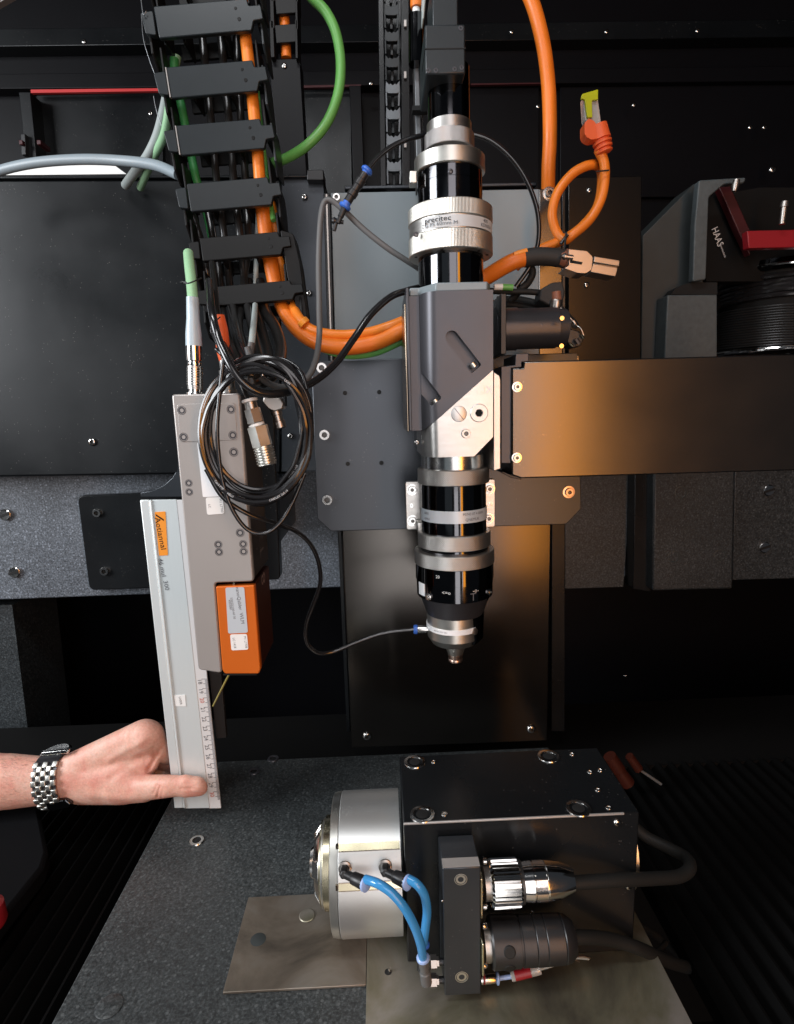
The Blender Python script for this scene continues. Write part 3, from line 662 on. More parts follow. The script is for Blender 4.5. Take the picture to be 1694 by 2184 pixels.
# curved name plate with lettering
def wrap_text(name, txt, R, z, th0, size, m, parent=hd, cx=None, xs=1.0, rot=0):
    V, Fc = textgeo(txt, size * 1.35); cx = AXX if cx is None else cx; out = []
    for x, y, _ in V:
        th = th0 + x * xs / R; out.append((cx + R * math.sin(th), Yh - R * math.cos(th), z + y))
    return mk(name, (out, Fc), m, parent, smooth=0)
def wrap_patch(name, R, z0, z1, a0, a1, m, parent=hd, cx=None):
    cx = AXX if cx is None else cx; V = []; Fc = []; n = 32
    for r in (R - 0.0006, R):
        for i in range(n + 1):
            t = a0 + (a1 - a0) * i / n
            V += [(cx + r * math.sin(t), Yh - r * math.cos(t), z0), (cx + r * math.sin(t), Yh - r * math.cos(t), z1)]
    k = 2 * (n + 1)
    for i in range(n):
        a = 2 * i; Fc += [(k + a, k + a + 2, k + a + 3, k + a + 1), (a, a + 1, a + 3, a + 2), (a, a + 2, k + a + 2, k + a), (a + 1, k + a + 1, k + a + 3, a + 3)]
    Fc += [(0, k, k + 1, 1), (2 * n, 2 * n + 1, k + 2 * n + 1, k + 2 * n)]
    return mk(name, (V, Fc), m, parent)
sR = S(960, 500, Yh); R1 = 87.5 * sR + 0.0004
zt_, zb_ = zv(486), zv(509)
wrap_patch('name_plate', R1, zb_, zt_, math.radians(-42), math.radians(75), 'matt_label')
wrap_text('lettering', 'precitec', R1 + 0.0006, zb_ + (zt_ - zb_) * 0.70, math.radians(-24), 0.0042, 'ink', xs=1.25)
wrap_text('lettering', 'ZG FS 60mm M', R1 + 0.0006, zb_ + (zt_ - zb_) * 0.28, math.radians(-22), 0.0030, 'ink_grey', xs=1.2)
wrap_text('lettering', '400', R1 + 0.0006, zb_ + (zt_ - zb_) * 0.7, math.radians(46), 0.0030, 'ink_grey')
wrap_text('lettering', 'KD00034', R1 + 0.0006, zb_ + (zt_ - zb_) * 0.28, math.radians(48), 0.0028, 'ink_grey')
screw(hd, 888, 500, Yh - 0.0262, 5, 'flush', 'anodised_grey')
ring('lower_tube', [(549, 69), (620, 69)], 'gloss_black')
for a in (-75, -20, 40, 70):
    p = (AXX + 0.0315 * math.sin(math.radians(a)), Yh - 0.0315 * math.cos(math.radians(a)), zv(551) - 0.0003)
    mk('hole', [lathe([(0, 0.0012), (0.0004, 0.0012)], p, (0, 0, -1), 12)], 'hole_black', hd)

# housing: rounded on its left shoulder, cut by a diagonal into a black and a bright half
Yf = 0.487
def hx(u, v=800): return W(u, v, Yf)[0]
x0, x1, x2, x3 = hx(879), hx(901), hx(934), hx(1052)
outline = [(x0, 0.506), (x1 - 0.0008, 0.506)]
for i in range(9):
    t = i / 8 * PI / 2; outline.append((x2 - (x2 - x1) * math.cos(t), 0.506 - (0.506 - Yf) * math.sin(t)))
outline += [(x3, Yf), (x3, 0.575), (x0, 0.575)]
ztop, zbot = W(950, 603, Yf)[2], W(950, 975, Yf)[2]
def housing(name, m, cuts, top, bot, ol):
    bm = bmesh.new(); V, Fc = extr([(x, y, bot) for x, y in ol], (0, 0, top - bot))
    vs = [bm.verts.new(tuple(p)) for p in V]
    for f in Fc: bm.faces.new([vs[i] for i in f])
    bmesh.ops.recalc_face_normals(bm, faces=bm.faces)
    for co, no in cuts:
        g = bm.verts[:] + bm.edges[:] + bm.faces[:]
        bmesh.ops.bisect_plane(bm, geom=g, plane_co=tuple(co), plane_no=tuple(no), clear_outer=True)
        ed = [e for e in bm.edges if e.is_boundary]
        if ed: bmesh.ops.holes_fill(bm, edges=ed, sides=0)
    bm.verts.index_update()
    V = [tuple(v.co) for v in bm.verts]; Fc = [tuple(v.index for v in f.verts) for f in bm.faces]; bm.free()
    return mk(name, (V, Fc), m, hd, smooth=22, bevel=0.0005)
dA, dB = W(1051.5, 789, Yf), W(903, 921, Yf); dn = np.array((dB - dA)); dn = nrm((-dn[2], 0, dn[0]))
if dn[2] < 0: dn = -dn                            # points up
up = housing('upper_housing', 'anodised_grey', [(dA + dn * 0.0001, -dn)], W(950, 620, Yf)[2], zbot - 0.01, outline)
# flat flank of the upper housing ends at v 918
lowout = [(x1 - 0.0002, 0.512)]
for i in range(9):
    t = i / 8 * PI / 2; lowout.append((x2 - (x2 - x1) * math.cos(t), 0.512 - (0.512 - Yf) * math.sin(t)))
lowout += [(x3, Yf), (x3, 0.575), (x1 - 0.0002, 0.575)]
cA, cB = W(1051.5, 932, Yf), W(1010, 975, Yf); cn = nrm(((cA - cB)[2], 0, -(cA - cB)[0]))
if cn[0] < 0: cn = -cn
housing('lower_housing', 'machined_aluminium', [(dA - dn * 0.0001, dn), (cA, cn)], ztop, zbot, lowout)
# the strip left of the diagonal is cut square at its foot: a dark foot plate under it
capout = [(x0 + 0.001, 0.508), (x1, 0.508), (x2, Yf + 0.003), (x3 - 0.004, Yf + 0.003), (x3, 0.50), (x3, 0.572), (x0 + 0.001, 0.572)]
mk('top_cap', [extr([(x, y, W(950, 620, Yf)[2] + 0.0002) for x, y in capout], (0, 0, 0.0068))], 'grey_plate', hd, bevel=0.001)
xa, xb = hx(868), hx(878.4)
mk('side_plate', [box(xa, xb - 0.0026, 0.503, 0.578, W(870, 922, Yf)[2], W(870, 640, Yf)[2])], 'brass_dark', hd, bevel=0.0005)
mk('side_plate', [box(xb - 0.0024, xb, 0.500, 0.578, W(870, 920, Yf)[2], W(870, 606, Yf)[2])], 'anodised_black', hd, bevel=0.0005)
# countersunk slots with their bolts
def slot(a, b, r, dark=0.004):
    A, B = W(*a, Yf), W(*b, Yf); d = B - A; L = np.hypot(d[0], d[2]); t = math.atan2(d[2], d[0]); k = r * S(*a, Yf)
    cx, cz = (A + B)[[0, 2]] / 2
    out = []
    for i in range(9):
        q = PI / 2 + PI * i / 8; out.append((-L / 2 + k * math.cos(q), k * math.sin(q)))
    out += [(L / 2, -k), (L / 2 + k * 0.1, -k * .9), (L / 2 + k * 0.1, k * 0.8), (L / 2 - k * 0.1, k)]
    return [(cx + x * math.cos(t) - y * math.sin(t), cz + x * math.sin(t) + y * math.cos(t)) for x, y in out]
def cut(obj, outl, y0, y1):
    c = mk('cutter', plate_xz(outl, y0, y1), 'anodised_grey', None, smooth=0)
    bo = obj.modifiers.new('slot', 'BOOLEAN'); bo.object = c; bo.solver = 'EXACT'
    return c
def bake(obj, cutters):
    bpy.context.view_layer.update(); dg = bpy.context.evaluated_depsgraph_get()
    me = bpy.data.meshes.new_from_object(obj.evaluated_get(dg)); obj.modifiers.clear(); old = obj.data; obj.data = me
    for c in cutters: bpy.data.objects.remove(c)
    me.shade_smooth(); me.set_sharp_from_angle(angle=math.radians(30))
up.modifiers.clear()
c1 = cut(up, slot((964, 719), (1016, 786), 14), Yf - 0.01, Yf + 0.0075)
c2 = cut(up, slot((885, 793), (931, 856), 14), Yf - 0.01, Yf + 0.017)
c3 = cut(up, [(x0 - 0.01, zv(918) - 0.05), (x1 + 0.0006, zv(918) - 0.05), (x1 + 0.0006, W(890, 918, 0.506)[2]), (x0 - 0.01, W(890, 918, 0.506)[2])], 0.45, 0.60)
bake(up, [c1, c2, c3])
for (u, v), yy in (((1010, 779), 0.0028), ((930, 857), 0.0045)):
    p = W(u, v, Yf + yy); s = S(u, v, Yf)
    d = nrm(W(u + 9, v + 12, Yf) - W(u, v, Yf))
    mk('bolt', [lathe([(-6 * s, 8.2 * s), (4.2 * s, 8.4 * s), (5 * s, 7.4 * s)], p, d, 24)], 'ring_aluminium', hd)
# plugs on the bright half
screw(hd, 1025, 831, Yf, 9, 'flush', 'machined_aluminium'); screw(hd, 993.6, 924.5, Yf, 9.5, 'socket', 'machined_aluminium')
p = W(979, 882.5, Yf); s = S(979, 882, Yf)
mk('slotted_plug', [lathe([(0, 17 * s), (0.0006, 16.6 * s), (0.0008, 15.5 * s)], p, (0, -1, 0), 40)], 'chuck_silver', hd)
mk('slot_line', [plate_xz(rbox(p[0], p[2], 31 * s, 1.2 * s, 0.3 * s, math.radians(-52)), Yf - 0.00105, Yf - 0.0007)], 'ink_grey', hd)
p = W(1021.7, 880.7, Yf)
mk('port_plug', [lathe([(0, 19.5 * s), (0.001, 19.2 * s), (0.0014, 18 * s), (0.0014, 8.5 * s), (0.0003, 7.5 * s)], p, (0, -1, 0), 40, caps=False)], 'chuck_silver', hd)
mk('hole', [lathe([(0.0004, 8 * s), (0.0005, 0)], p, (0, -1, 0), 6, caps=False)], 'ink', hd)
text('lettering', 'X', 1044, 831, Yf - 0.0003, 15, 0, 'silver_label', hd)
screw(hd, 889, 943, 0.512, 6, 'button')
# bright chamfered side block towards the arm
mk('side_block', [prism([(1052.5, 792), (1066, 800), (1068.5, 810), (1068.5, 1000), (1052.5, 1005)], 0.494, 0.06)], 'machined_aluminium', hd, bevel=0.0008)
# collimator / lower optics
ring('neck', [(968, 68), (998, 68)], 'steel')
bevring('lock_ring', 996, 1028, 76, 'knurl_diamond', b=1.6)
ring('optics_tube', [(1026, 69), (1135, 69)], 'gloss_black')
Rl = 70.3 * S(969, 1085, Yh)
wrap_patch('name_plate', Rl, zv(1104), zv(1079), math.radians(-84), math.radians(84), 'silver_label')
for txt, th, dz, sz in (('0400', -60, .7, .0024), ('KMN1', -58, .25, .0022), ('P0743 07 4 00001', 30, .72, .0024), ('QNEMUK', 26, .28, .0026)):
    wrap_text('lettering', txt, Rl + 0.0002, zv(1104) + (zv(1079) - zv(1104)) * dz, math.radians(th), sz, 'ink_grey')
bevring('lock_ring', 1130, 1160, 77, 'knurl_diamond', b=1.6)
ring('optics_neck', [(1158, 71), (1175, 71)], 'gloss_black')
bevring('clamp_ring', 1168, 1196, 84.5, 'knurl_diamond', b=1.2)
ring('focus_unit', [(1195, 82.5), (1228, 82.5), (1228.6, 81), (1262, 80)], 'gloss_black')
# lower cone, slightly fuller on the right
ring('cone', [(1260, 78), (1270, 72), (1298, 62), (1303, 60)], 'anodised_black', sharp=50)
ring('cone_guard', [(1225, 66), (1262, 66), (1290, 50), (1355, 47), (1364, 40)], 'gloss_black', ox=0.0058)
ring('sleeve', [(1302, 57), (1352, 56), (1366, 47)], 'ring_aluminium', ox=-0.0012)
ring('label_strip', [(1324, 58.2), (1334, 58.2)], 'white_label', ox=-0.0014)
wrap_text('lettering', 'P0743-1021-001', 58.4 * S(969, 1330, Yh), zv(1329), math.radians(-35), 0.0016, 'ink_grey', cx=AXX - 0.0014)
ring('nozzle_holder', [(1363, 26), (1372, 24), (1396, 15)], 'ring_aluminium')
ring('nozzle', [(1394, 16), (1403, 14), (1404, 15), (1406, 15.5), (1409, 15), (1410, 4), (1416, 1.5)], 'copper')
# marks on the focus unit
Rf = 81.2 * S(969, 1240, Yh)
for i in range(15):
    th = math.radians(-38 + i * 1.9); wrap_patch('scale_mark', Rf + 0.0004, zv(1226), zv(1219 if i % 5 else 1215), th - 0.002, th + 0.004, 'ink_white')
for i in range(10):
    th = math.radians(22 + i * 1.9); wrap_patch('scale_mark', Rf + 0.0004, zv(1226), zv(1221), th - 0.002, th + 0.003, 'ink_grey')
wrap_text('lettering', '20', Rf + 0.0008, zv(1209), math.radians(-31), 0.003, 'ink_white')
wrap_text('lettering', '<=o', Rf + 0.0004, zv(1240), math.radians(-19), 0.0035, 'ink_white')
wrap_text('lettering', '-o-', Rf + 0.0004, zv(1238), math.radians(24), 0.004, 'ink_white')
wrap_text('lettering', 'T', Rf + 0.0002, zv(1251), math.radians(20), 0.0075, 'ink_grey')
wrap_patch('inspection_label', Rf + 0.0003, zv(1255), zv(1230), math.radians(-72), math.radians(-56), 'white_label')
for th, vv in ((-47, 1253), (53, 1250)):
    r = Rf * 0.985; p = (AXX + r * math.sin(math.radians(th)), Yh - r * math.cos(math.radians(th)), zv(vv))
    d = (math.sin(math.radians(th)), -math.cos(math.radians(th)), 0)
    mk('set_screw', [lathe([(-0.001, 0.0032), (0.0018, 0.0032), (0.0024, 0.0026), (0.0024, 0.0014), (0.001, 0.0012)], p, d, 20)], 'steel', hd)
p = W(1008, 1345, Yh - 0.018)
mk('side_fitting', [lathe([(0, 0.0035), (0.004, 0.0035), (0.0045, 0.002)], p, (0.7, -1, 0.15), 6)], 'nickel', hd)
# flange plate behind the optics tube
Yq = 0.556
mk('flange_plate', [plate_xz([(x, z) for x, z in rbox((W(866, 1075, Yq)[0] + W(1056, 1075, Yq)[0]) / 2, W(960, 1076, Yq)[2], W(1056, 1075, Yq)[0] - W(866, 1075, Yq)[0], W(960, 1026, Yq)[2] - W(960, 1128, Yq)[2], 0.002)], Yq, Yq + 0.008)], 'machined_aluminium', hd, bevel=0.0005)
mk('flange_spacer', [box(AXX - 0.02, AXX + 0.02, Yq + 0.008, Yp, zv(1120), zv(1030))], 'anodised_black', hd)
mk('housing_spacer', [box(AXX - 0.03, AXX + 0.03, 0.574, Yp, zv(960), zv(640))], 'anodised_black', hd)
for u, v in ((879, 1044), (880, 1110), (1044, 1042), (1042, 1105)): screw(hd, u, v, Yq, 8.2, 'washer')
screw(hd, 878, 1078, Yq, 4, 'flush'); screw(hd, 1046, 1075, Yq, 4, 'flush')
mk('clamp_boss', [box(hx(890), hx(905), 0.535, 0.552, zv(1136), zv(1115))], 'machined_aluminium', hd, bevel=0.001)

# motor that drives the head, right of the housing
mt = thing('focus_motor', 'black cylindrical motor sticking out right of the laser head housing', 'motor', W(1130, 700, 0.54))
a0, b0 = W(1053, 703, 0.54), W(1205, 697, 0.54)
sm = S(1130, 700, 0.54)
Lm = b0[0] - a0[0]
mk('barrel', [lathe([(0, 44 * sm), (0.02, 44 * sm), (0.0201, 42 * sm), (Lm * 0.86, 42 * sm), (Lm * 0.862, 40 * sm), (Lm, 38 * sm)], (a0[0], 0.54, a0[2]), (1, 0, 0), 64)], 'anodised_black', mt)
mk('mount_block', [box(a0[0] + 0.0002, a0[0] + 12 * sm, 0.51, 0.60, W(1060, 762, 0.54)[2], W(1060, 640, 0.54)[2])], 'black_paint', mt, bevel=0.0006)
for v in (659, 750): 
    q = W(1066, v, 0.515); mk('bolt', [lathe([(0, 6 * sm), (9 * sm, 6 * sm), (9.5 * sm, 5 * sm)], q, (1, 0, 0), 20)], 'polished_steel', mt)
for u, v in ((1198, 679), (1197, 738)):
    q = W(u, v, 0.51); mk('indicator', [lathe([(0, 5 * sm), (3 * sm, 4.5 * sm)], q, (0, -1, 0), 16)], 'brass_silver', mt)
screw(mt, 1155, 693, 0.497, 2.5, 'flush', 'anodised_grey')
# ================================================================ sensor, ruler
Ys = 0.45
sn = thing('laser_sensor', 'grey box sensor with an orange lower corner hanging beside the ruler', 'sensor', W(450, 1100, Ys))
sdep = 0.066
fr = rounded([(366, 841), (511, 838), (541, 1241), (459, 1244), (474, 1436), (423, 1428)], 5, 3)
# main shell: grey face, body darkened in colour for its unlit flank
def outl(lst, r=0.0025): return lst
body = [(366, 841), (511, 838), (541.5, 1240), (458, 1243), (473, 1436), (423, 1428)]
mk('face', [prism(rounded(body, 7, 3), Ys, 0.006)], 'sensor_grey', sn, bevel=0.0012)
mk('body', [prism(rounded([(367, 843), (510.5, 839.5), (541, 1239), (458, 1242), (473, 1434), (424, 1427)], 6, 3), Ys + 0.0063, sdep)], 'sensor_side', sn, bevel=0.0012)
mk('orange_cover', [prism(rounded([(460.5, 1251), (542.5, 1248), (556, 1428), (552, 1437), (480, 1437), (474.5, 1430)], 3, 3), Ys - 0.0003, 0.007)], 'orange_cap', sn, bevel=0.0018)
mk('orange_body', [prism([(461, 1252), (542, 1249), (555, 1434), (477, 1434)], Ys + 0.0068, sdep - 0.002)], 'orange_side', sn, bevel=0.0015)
mk('glow_pin', [prism([(497, 1242), (501, 1242), (501, 1249), (497, 1249)], Ys + 0.002, 0.003)], 'brass_silver', sn)  # plain brass coloured pin
mk('cable_plate', [prism(rounded([(378, 862), (501, 859), (507, 938), (384, 942)], 6, 4), Ys - 0.0006, 0.0009)], 'sensor_grey', sn, bevel=0.0002)
for u, v, r in ((388, 875, 8.2), (493, 873, 8.2), (392, 932, 8.2), (497, 928, 8.2), (499, 964, 8.6), (403, 1030, 7), (404, 1049, 7), (512.5, 1136, 8), (466, 1161, 7.6), (519, 1160, 7.6), (467.5, 1177, 7.6), (520, 1176, 7.6)):
    screw(sn, u, v, Ys - (0.0006 if v < 940 else 0), r, 'flush', 'anodised_grey')
tl = math.radians(4.6)
mk('label', [prism(rounded([(421, 944), (452, 944), (477, 1058), (433, 1060)], 3), Ys - 0.0003, 0.0003)], 'white_label', sn, smooth=0)
mk('label', [prism(rounded([(439, 1061), (475, 1060), (479, 1095), (442, 1098)], 5), Ys - 0.0004, 0.0004)], 'white_plastic', sn, smooth=0)
for s, u, v, z in (('LC', 447, 1079, 5), ('M1 L7700', 472, 1078, 5.5), ('24V', 438, 985, 5), ('SN 3020', 444, 1005, 5)):
    text('lettering', s, u, v, Ys - 0.0005, z, -86, 'ink_grey', sn)
mk('label', [prism(rounded([(481, 1253), (521, 1252), (529, 1349), (487, 1351)], 4), Ys - 0.0006, 0.0004)], 'silver_label', sn, smooth=0)
mk('label', [prism(rounded([(491, 1353), (527, 1352), (530, 1385), (494, 1387)], 4), Ys - 0.0006, 0.0004)], 'white_plastic', sn, smooth=0)
text('lettering', 'nanoQabler  WLM', 512, 1291, Ys - 0.0007, 8, -86, 'ink_grey', sn)
text('lettering', '530/25/100-60 30', 497, 1297, Ys - 0.0007, 5, -86, 'ink_grey', sn)
text('lettering', '4003081', 491, 1290, Ys - 0.0007, 5, -86, 'ink_grey', sn)
text('lettering', 'LC 1418', 500, 1371, Ys - 0.0007, 5, -86, 'ink_grey', sn)
text('lettering', 'M1 L7708', 524, 1369, Ys - 0.0007, 5, -86, 'ink_grey', sn)
# lettering engraved on the dark flank
def side_text(txt, v0, size, m='ink_grey', off=0.035):
    V, Fc = textgeo(txt, size); a = W(541, 1240, Ys); b = W(511, 838, Ys)
    out = []
    for x, y, _ in V:
        z = W(525, v0, Ys)[2] - x; t = (z - a[2]) / (b[2] - a[2]); px = a[0] + (b[0] - a[0]) * t
        out.append((px + 0.0012, Ys + off - y, z))
    return mk('lettering', (out, Fc), m, sn, smooth=0)
side_text('CST', 1160, 0.022)
side_text('LASER CLASS 3', 1115, 0.008, off=0.016)
side_text('8', 1258, 0.022, 'copper', off=0.032)
mk('glass_window', [prism([(476, 1437), (548, 1437), (548, 1440), (476, 1440)], Ys + 0.01, 0.04)], 'hole_black', sn)
# sensor connectors with their cables
c1_ = thing('sensor_cable', 'pale green sensor cable with clear boot and chromed round plug on the sensor', 'cable', W(414, 740, Ys))
mk('cable', [tube([(402, 540, .52), (405, 570, .50), (409, 605, .485), (412, 640, .475)], 11)], 'green_pale', c1_)
mk('boot', [along((411, 634), (414, 738), 0.475, [(0, 13), (0.45, 14), (0.75, 17), (1, 17.5)], 12)], 'clear_boot', c1_)
mk('sleeve', [along((414, 737), (415, 769), 0.475, [(0, 16.5), (1, 16.5)], 28), along((415, 769), (416, 782), 0.475, [(0, 13), (0.5, 15), (1, 13)], 28)], 'polished_steel', c1_)
mk('plug_body', [along((416, 781), (417, 830), 0.475, [(0, 16), (1, 16)], 32)], 'machined_aluminium', c1_)
for i in range(7):
    v = 786 + i * 5.4; mk('grip_ring', [along((416, v), (416, v + 2.6), 0.475, [(0, 16.9), (1, 16.9)], 30)], 'steel', c1_)
mk('plug_foot', [along((417, 829), (417.5, 842), 0.475, [(0, 14), (0.6, 14), (0.61, 19), (1, 19)], 28)], 'steel', c1_)
c2_ = thing('sensor_cable', 'orange red booted plug with steel foot behind the black coil on the sensor', 'cable', W(490, 780, Ys + 0.02))
mk('boot', [along((468, 672), (480, 770), 0.475, [(0, 11), (0.3, 15), (0.8, 15), (1, 12)], 16)], 'orange_red', c2_)
mk('plug_body', [along((480, 768), (488, 838), 0.475, [(0, 12), (0.3, 12), (0.31, 15), (0.9, 15), (0.91, 18), (1, 18)], 28)], 'machined_aluminium', c2_)
mk('cable', [tube([(452, 560, .52), (458, 610, .50), (466, 680, .478)], 6)], 'rubber_black', c2_)
cz = thing('cable_tie', 'thin black cable tie round the pale green sensor cable', 'cable tie', W(405, 602, .47))
mk('strap', [tube([(388, 602, .465), (402, 604, .462), (418, 598, .462), (430, 593, .47)], 1.6)], 'black_plastic', cz)
mk('head', [along((388, 602), (398, 603), 0.464, [(0, 2.6), (1, 2.6)], 6)], 'black_plastic', cz)
yw = mk('yellow_strip', [tube([(489, 1438, .50), (470, 1475, .53), (455, 1505, .575)], 2.0)], 'yellow_wire'); tag(yw, 'thin yellow strand running down from the sensor behind the ruler', 'wire')
gpn = mk('guard_strip', [prism([(446, 1430), (472, 1438), (483, 1573), (462, 1575)], 0.595, 0.006)], 'sensor_side', bevel=0.0004); tag(gpn, 'narrow brown grey metal strip standing behind the right edge of the ruler', 'metal strip')

# ruler
Yr = 0.575
rl = thing('ruler', 'silver metal ruler with orange brand label held upright by the hand', 'ruler', W(420, 1722, Yr))
def rp(a, v):                                  # a: 0 left edge .. 1 right edge of the ruler
    t = (v - 1066) / (1724 - 1066); l = 298 + (372 - 298) * t; r = 402 + (472 - 402) * t; return (l + (r - l) * a, v)
Vt, Vb = 1066, 1724
def strip(a, b, v0, v1, th, y=Yr): 
    return prism([rp(a, v0), rp(b, v0 - 1.5 * (b - a)), rp(b, v1 - 1.5 * (b - a)), rp(a, v1)], y, th)
mk('grip_side', [strip(0, 0.20, Vt, Vb, 0.0035)], 'ruler_silver', rl, bevel=0.0012)
mk('grip_ridge', [strip(0.19, 0.245, Vt, Vb, 0.004, Yr - 0.0012)], 'ruler_silver', rl, bevel=0.0010)
mk('flat', [strip(0.24, 0.755, Vt, Vb, 0.003, Yr + 0.0004)], 'ruler_silver', rl, bevel=0.0004)
mk('scale_edge', [strip(0.75, 1.0, Vt, Vb, 0.002, Yr + 0.0008)], 'ruler_strip', rl, bevel=0.0004)
mk('brand_label', [prism(rounded([(330, 1092), (353, 1090.5), (358.5, 1184), (339.5, 1185)], 2), Yr - 0.0001, 0.0006)], 'orange_label', rl, smooth=0)
text('lettering', 'Aotiannal', 342, 1138, Yr - 0.0003, 12, -84.5, 'ink', rl, xs=1.15)
mk('brand_stroke', [prism([(332, 1096), (349, 1107), (350, 1111), (333, 1100)], Yr - 0.0003, 0.0002)], 'ink', rl, smooth=0)
text('lettering', '46 mul  300', 349, 1225, Yr - 0.0001, 9.5, -83, 'ink_grey', rl, xs=1.15)
mk('paper_label', [prism(rounded([(371, 1483), (395, 1482), (397, 1506), (374, 1506)], 1), Yr - 0.0001, 0.0005)], 'white_plastic', rl, smooth=0)
text('lettering', 'LASER', 385, 1494, Yr - 0.0003, 5, -86, 'ink_grey', rl)
# scale: one centimetre between the long marks
vc = [1448 + i * (1688.5 - 1448) / 12.0 for i in range(13)]
for i, v in enumerate(vc):
    n = 18 + i; u = rp(0.83, v)[0]
    text('numeral', str(n), u + 1, v + 5.5, Yr + 0.0005, 9.0, -84, 'ink_red' if n % 10 == 0 else 'ink_grey', rl)
    for k in range(10):
        vv = v + k * (vc[1] - vc[0]) / 10 
        L = 0.125 if k == 0 else (0.095 if k == 5 else 0.055)
        if vv > 1705: break
        a, b = rp(1.0 - L, vv), rp(0.995, vv)
        mk('scale_mark', [prism([(a[0], vv - .28), (b[0], vv - .5), (b[0], vv + .2), (a[0], vv + .42)], Yr + 0.0005, 0.0003)], 'ink_grey', rl, smooth=0)

# ================================================================ energy chains
ec = thing('energy_chain', 'wide black plastic energy chain hanging at the left with cables inside', 'energy chain', W(480, 330, 0.62))
def chain_frame(cu, cv, Y, bar, along_, tilt):
    """local frame: x across, z up the chain, y away"""
    c = W(cu, cv, Y)
    x = nrm(W(cu + bar[0], cv + bar[1], Y) - c); z = nrm(-(W(cu + along_[0], cv + along_[1], Y) - c))
    z = nrm(z - z.dot(x) * x); y = np.cross(z, x)
    ct, st = math.cos(tilt), math.sin(tilt)
    z2 = z * ct + y * st; y2 = y * ct - z * st
    return c, x, y2, z2
def lbox(fr, x0, x1, y0, y1, z0, z1):
    c, x, y, z = fr; V, Fc = box(x0, x1, y0, y1, z0, z1)
    return [c + x * a + y * b + z * d for a, b, d in V], Fc
def lprism(fr, pts, y0, y1):
    c, x, y, z = fr; V, Fc = extr([(a, y0, b) for a, b in pts], (0, y1 - y0, 0))
    return [c + x * a + y * b + z * d for a, b, d in V], Fc
bars = [(427, -78, .615), (434, 42, .615), (453, 171, .612), (471, 294, .608), (490, 416, .604), (514, 527, .600), (535, 627, .597)]
wd = [232, 232, 216, 210, 202, 196, 206]
hts = [60, 60, 58, 57, 57, 49, 42]
tilts = [0.0, 0.0, -0.05, -0.05, 0.08, 0.15, 0.2]
for i, (cu, cv, Y) in enumerate(bars):
    fr_ = chain_frame(cu, cv, Y, (1, -0.085), (0.17, 1), tilts[i]); s = S(cu, cv, Y); hw = wd[i] / 2 * s; hh = hts[i] / 2 * s
    mk('crossbar', [lprism(fr_, rounded([(-hw * .86, hh), (hw * .84, hh), (hw * .86, hh * .55), (hw * 1.08, hh * .55), (hw * 1.1, -hh * .35), (hw * .92, -hh * .4), (hw * .86, -hh), (-hw * .84, -hh)], 0.001, 2), -0.002, 0.0035)], 'chain_plastic' if i < 4 else 'chain_mid' if i == 4 else 'chain_dark', ec, bevel=0.0008)  # lower bars use darker copies that paint the shade of their tilt
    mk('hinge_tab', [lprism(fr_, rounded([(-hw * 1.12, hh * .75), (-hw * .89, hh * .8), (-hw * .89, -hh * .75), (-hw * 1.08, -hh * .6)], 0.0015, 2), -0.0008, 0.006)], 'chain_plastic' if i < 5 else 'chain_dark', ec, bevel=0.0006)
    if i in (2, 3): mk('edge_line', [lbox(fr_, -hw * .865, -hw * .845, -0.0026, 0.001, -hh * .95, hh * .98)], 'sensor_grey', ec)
    # rear crossbar and side links
    mk('rear_bar', [lbox(fr_, -hw * .7, hw * .7, 0.045, 0.049, -hh * .6 , hh * .5)], 'chain_dark', ec, bevel=0.0006)
    for sgn in (-1, 1):
        st = 62 * s; off = 0.0016 * (i % 2)
        x0_ = sgn * (hw * 0.98 + off); x1_ = x0_ + sgn * 0.0022
        ob = [(0.004, hh * .7 + 0.002), (0.045, hh * .7 + 0.002), (0.049, 0), (0.046, -st * 1.15), (0.016, -st * 1.2), (0.004, -st * .8)]
        c, x, y, z = fr_; V, Fc = extr([(x0_, a, b) for a, b in ob], (x1_ - x0_, 0, 0))
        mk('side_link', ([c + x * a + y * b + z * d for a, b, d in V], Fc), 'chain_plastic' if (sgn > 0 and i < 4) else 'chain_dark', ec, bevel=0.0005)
        ob = [(0.006, -st * .6), (0.042, -st * .6), (0.046, -st * 1.2), (0.042, -st * 1.95), (0.006, -st * 1.95)]
        x0_ = sgn * (hw * 0.90 - off); x1_ = x0_ + sgn * 0.002
        if i < 6:
            V, Fc = extr([(x0_, a, b) for a, b in ob], (x1_ - x0_, 0, 0))
            mk('side_link', ([c + x * a + y * b + z * d for a, b, d in V], Fc), 'chain_dark', ec, bevel=0.0005)
    for ux, zz, rr in ((hw * .62, hh * .45, .0014), (hw * .66, -hh * .25, .0018)):
        c, x, y, z = fr_; p = c + x * ux + z * zz - y * 0.002
        mk('dimple', [lathe([(0.0000, rr), (0.0003, rr * .8), (0.0003, 0)], p, -y, 14, caps=False)], 'chain_dark', ec)
    for q in (-.45, .3):
        if i < 6: mk('divider', [lbox(fr_, hw * q - 0.001, hw * q + 0.001, 0.010, 0.044, -hh * .9, hh * .9)], 'chain_dark', ec, bevel=0.0003)
        if i in (1, 2, 3, 4) and q in (-.45, .3): mk('clip', [lbox(fr_, hw * q - 0.006, hw * q + 0.006, 0.012, 0.016, hh * 1.02 - .001, hh * 1.35)], 'chain_plastic', ec, bevel=0.0006)
